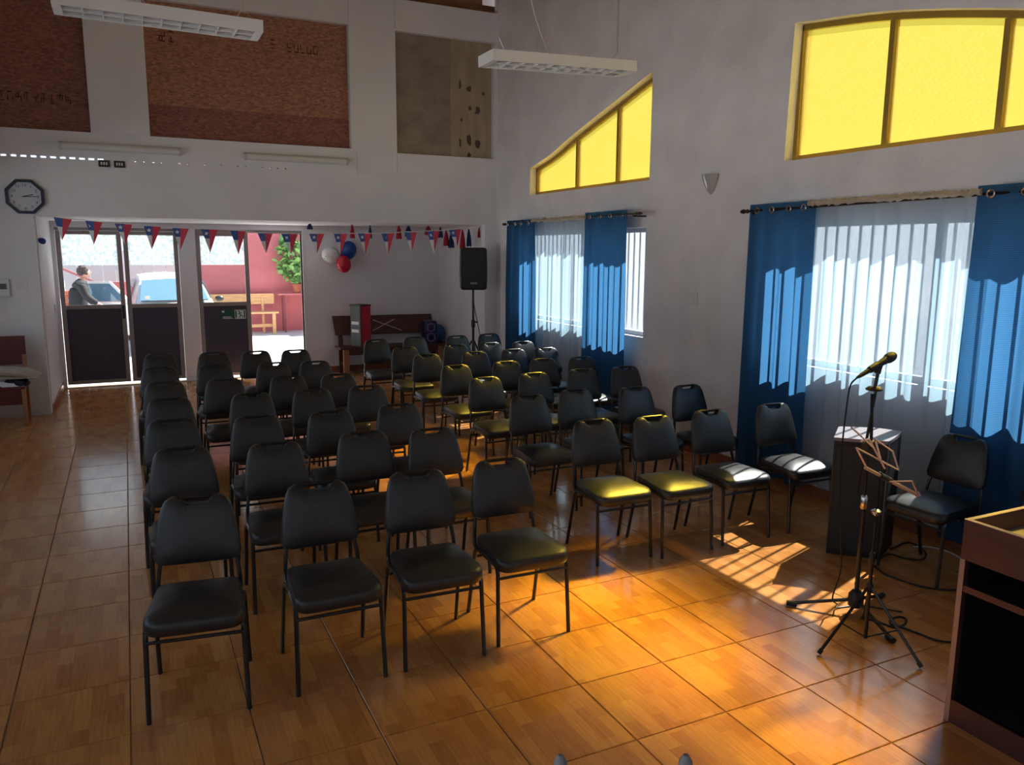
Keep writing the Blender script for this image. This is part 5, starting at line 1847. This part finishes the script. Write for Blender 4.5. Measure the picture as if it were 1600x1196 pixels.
# sides down to the belt line
for s, k in ((-1, 0), (1, 4)):
    o = len(vs)
    for (y, z, w) in cab_p:
        vs.append((s * 0.80, y, 0.98))
    for i in range(len(cab_p) - 1):
        fs.append((i * 5 + k, (i + 1) * 5 + k, o + i + 1, o + i))
MB().add(vs, fs).build('cabin', CARP, car, True)
ws = MB()
ws.add([(-0.70, -0.790, 1.035), (0.70, -0.790, 1.035), (0.60, -0.235, 1.465), (-0.60, -0.235, 1.465), (0, -0.815, 1.05), (0, -0.26, 1.50)],
       [(0, 4, 5, 3), (4, 1, 2, 5)])
ws.build('windscreen', CARG, car, True, loc=(0, -0.02, 0.012))
MB().tube([(-0.68, -0.83, 1.05), (0.68, -0.83, 1.05)], 0.012, 6).build('wiper', BLACK, car)
MB().box(-0.60, -0.50, -0.80, -0.795, 1.08, 1.16).build('sticker', CREAM, car)
for s in (-1, 1):
    sw = MB().add([(s * 0.80, -0.55, 1.02), (s * 0.80, 0.35, 1.02), (s * 0.66, 0.35, 1.48), (s * 0.69, -0.10, 1.44)], [(0, 1, 2, 3)])
    if s > 0:
        sw.build('side_window', CARG, car, loc=(s * 0.012, 0, 0))
    sw2 = MB().add([(s * 0.80, 0.42, 1.02), (s * 0.80, 1.5, 1.02), (s * 0.66, 1.35, 1.46), (s * 0.66, 0.42, 1.48)], [(0, 1, 2, 3)])
    sw2.build('side_window', CARG, car, loc=(s * 0.012, 0, 0))
    MB().ball((s * 0.95, -0.62, 1.06), 0.10, 0.05, 0.065, 12, 8).build('side_mirror', CARP if s < 0 else BLACK, car, True)
    MB().ball((s * 0.62, -1.66, 0.72), 0.16, 0.06, 0.08, 12, 8).build('headlight', LGLASS, car, True)
    for y in (-1.15, 1.35):
        wh = MB().lathe([(0.20, -0.1), (0.30, -0.09), (0.305, 0), (0.30, 0.09), (0.20, 0.1)], 20, (s * 0.74, y, 0.305), 'x').build('wheel', TYRE, car, True)
        MB().lathe([(0.19, -0.101), (0.16, -0.104), (0.19, 0.101)], 16, (s * 0.74, y, 0.305), 'x').build('wheel_rim', CHROME, wh, True)
MB().box(-0.30, 0.30, -1.765, -1.75, 0.42, 0.53).build('number_plate', WHITE, car)
MB().box(-0.55, 0.55, -1.76, -1.72, 0.56, 0.66).build('radiator_grille', BLACK, car)
# open door on the picture's left, swung forward
dm = MB()
dm.box(-0.0, 0.04, 0.0, 0.95, 0.30, 1.02)
for a, b in (((0.02, 0.02, 1.02), (0.02, 0.42, 1.44)), ((0.02, 0.42, 1.44), (0.02, 0.93, 1.44)), ((0.02, 0.93, 1.44), (0.02, 0.94, 1.02))):
    dm.beam(a, b, 0.04, 0.05)
od = dm.build('open_door', CARP, car, loc=(-0.86, -0.55, 0), rot=(0, 0, math.radians(62)))
MB().add([(0.02, 0.06, 1.03), (0.02, 0.92, 1.03), (0.02, 0.92, 1.42), (0.02, 0.43, 1.42)], [(0, 1, 2, 3)]).build('door_window', CARG, od)

# --- person beside the car
pe = thing('person', 'person in a black jacket leaning towards the open car door', 'person', (-0.95, 18.9, GZ))


def skinned(name, nodes, edges, mat, parent, root=0, sub=2):
    me = bpy.data.meshes.new(name)
    me.from_pydata([n[0] for n in nodes], edges, [])
    o = bpy.data.objects.new(name, me)
    COL.objects.link(o)
    md = o.modifiers.new('skin', 'SKIN')
    md.use_smooth_shade = True
    for v, n in zip(me.skin_vertices[0].data, nodes):
        r = n[1]
        v.radius = r if isinstance(r, tuple) else (r, r)
        v.use_root = False
    me.skin_vertices[0].data[root].use_root = True
    sb = o.modifiers.new('sub', 'SUBSURF')
    sb.levels = sb.render_levels = sub
    bpy.context.view_layer.update()
    dg = bpy.context.evaluated_depsgraph_get()
    m2 = bpy.data.meshes.new_from_object(o.evaluated_get(dg))
    bpy.data.objects.remove(o)
    m2.materials.clear()
    m2.materials.append(mat)
    for p in m2.polygons:
        p.use_smooth = True
    m2.name = name
    return link_mesh(name, m2, parent)


# whole body, one continuous surface (skin); clothing over it
L = lambda *a: Vector(a)
nodes = [(L(0, 0, 0.95), 0.10), (L(0.01, 0, 1.12), 0.10), (L(0.05, -0.01, 1.30), 0.105), (L(0.08, -0.01, 1.44), 0.07),
         (L(0.11, -0.01, 1.52), 0.052), (L(0.13, -0.015, 1.58), 0.055),
         (L(0.09, -0.17, 1.40), 0.045), (L(0.16, -0.23, 1.17), 0.036), (L(0.38, -0.20, 1.01), 0.034), (L(0.46, -0.20, 0.97), 0.028),
         (L(0.09, 0.15, 1.40), 0.045), (L(0.14, 0.22, 1.16), 0.036), (L(0.30, 0.18, 0.98), 0.034), (L(0.37, 0.17, 0.94), 0.028),
         (L(-0.01, -0.10, 0.88), 0.095), (L(0.03, -0.11, 0.50), 0.064), (L(-0.02, -0.11, 0.10), 0.042), (L(0.14, -0.12, 0.035), 0.035),
         (L(-0.01, 0.10, 0.88), 0.095), (L(0.02, 0.11, 0.50), 0.064), (L(-0.06, 0.12, 0.10), 0.042), (L(0.10, 0.13, 0.035), 0.035)]
edges = [(0, 1), (1, 2), (2, 3), (3, 4), (4, 5), (3, 6), (6, 7), (7, 8), (8, 9), (3, 10), (10, 11), (11, 12), (12, 13), (0, 14), (14, 15), (15, 16), (16, 17), (0, 18), (18, 19), (19, 20), (20, 21)]
body = skinned('body', nodes, edges, SKIN, pe)
jn = [(L(0, 0, 0.84), 0.20), (L(-0.01, 0, 1.0), 0.195), (L(0.0, 0, 1.18), 0.20), (L(0.035, -0.01, 1.34), 0.185), (L(0.075, -0.01, 1.46), 0.12), (L(0.10, -0.01, 1.51), 0.075),
      (L(0.085, -0.19, 1.41), 0.115), (L(0.16, -0.245, 1.17), 0.085), (L(0.37, -0.21, 1.02), 0.062),
      (L(0.085, 0.17, 1.41), 0.115), (L(0.14, 0.235, 1.16), 0.085), (L(0.29, 0.19, 0.99), 0.062)]
je = [(0, 1), (1, 2), (2, 3), (3, 4), (4, 5), (4, 6), (6, 7), (7, 8), (4, 9), (9, 10), (10, 11)]
skinned('jacket', jn, je, JACKET, pe)
tn = [(L(0, 0, 0.93), (0.16, 0.125)), (L(-0.01, -0.10, 0.84), 0.105), (L(0.03, -0.11, 0.50), 0.08), (L(-0.02, -0.11, 0.09), 0.062), (L(-0.01, 0.10, 0.84), 0.105), (L(0.02, 0.11, 0.50), 0.08), (L(-0.06, 0.12, 0.09), 0.062)]
skinned('trousers', tn, [(0, 1), (1, 2), (2, 3), (0, 4), (4, 5), (5, 6)], TROUS, pe)
for x, y in ((0.05, -0.115), (0.01, 0.125)):
    MB().box(x - 0.09, x + 0.15, y - 0.045, y + 0.045, 0.0, 0.075, 0.02).build('shoe', BLACK, pe, True)
hd = MB()
hd.ball((0.17, -0.015, 1.665), 0.088, 0.074, 0.112, 18, 14)
head = hd.build('head', SKIN, pe, True)
MB().tube([(0.25, -0.015, 1.685), (0.275, -0.015, 1.655), (0.255, -0.015, 1.645)], 0.012, 8, radii=[0.007, 0.014, 0.008]).build('nose', SKIN, head, True)
for s in (-1, 1):
    MB().ball((0.243, -0.015 + s * 0.03, 1.69), 0.010, 0.011, 0.008, 8, 6).build('eye', WHITE, head, True)
    MB().ball((0.165, -0.015 + s * 0.076, 1.665), 0.018, 0.008, 0.028, 8, 6).build('ear', SKIN, head, True)
MB().tube([(0.245, -0.035, 1.615), (0.252, -0.015, 1.613), (0.245, 0.005, 1.615)], 0.006, 6).build('mouth', TRED, head, True)
hm = MB()
rnd = random.Random(2)
hm.ball((0.140, -0.015, 1.705), 0.108, 0.098, 0.102, 16, 12)
for k in range(46):
    a, e = rnd.uniform(0.7, 5.6), rnd.uniform(-0.75, 1.3)
    c = (0.135 + 0.100 * math.cos(e) * math.cos(a), -0.015 + 0.098 * math.cos(e) * math.sin(a), 1.69 + 0.10 * math.sin(e))
    hm.ball(c, 0.034, None, None, 7, 5)
hm.build('hair', HAIR, pe, True)
# hands with five fingers reaching for the door
for (wx, wy, wz), s in (((0.46, -0.20, 0.97), 1), ((0.37, 0.17, 0.94), -1)):
    f = [(L(wx, wy, wz), (0.028, 0.020)), (L(wx + 0.075, wy, wz - 0.03), (0.038, 0.016))]
    e = [(0, 1)]
    for k, ln in enumerate((0.062, 0.075, 0.070, 0.055)):
        oy = (k - 1.5) * 0.019
        b = len(f)
        f += [(L(wx + 0.105, wy + oy, wz - 0.042), 0.0095), (L(wx + 0.105 + ln * 0.55, wy + oy, wz - 0.055), 0.0088), (L(wx + 0.105 + ln * 0.9, wy + oy * 1.1, wz - 0.085), 0.0075)]
        e += [(1, b), (b, b + 1), (b + 1, b + 2)]
    b = len(f)
    f += [(L(wx + 0.05, wy + s * 0.038, wz - 0.028), 0.011), (L(wx + 0.09, wy + s * 0.058, wz - 0.05), 0.0095)]
    e += [(0, b), (b, b + 1)]
    skinned('hand', f, e, SKIN, body, 0, 1)
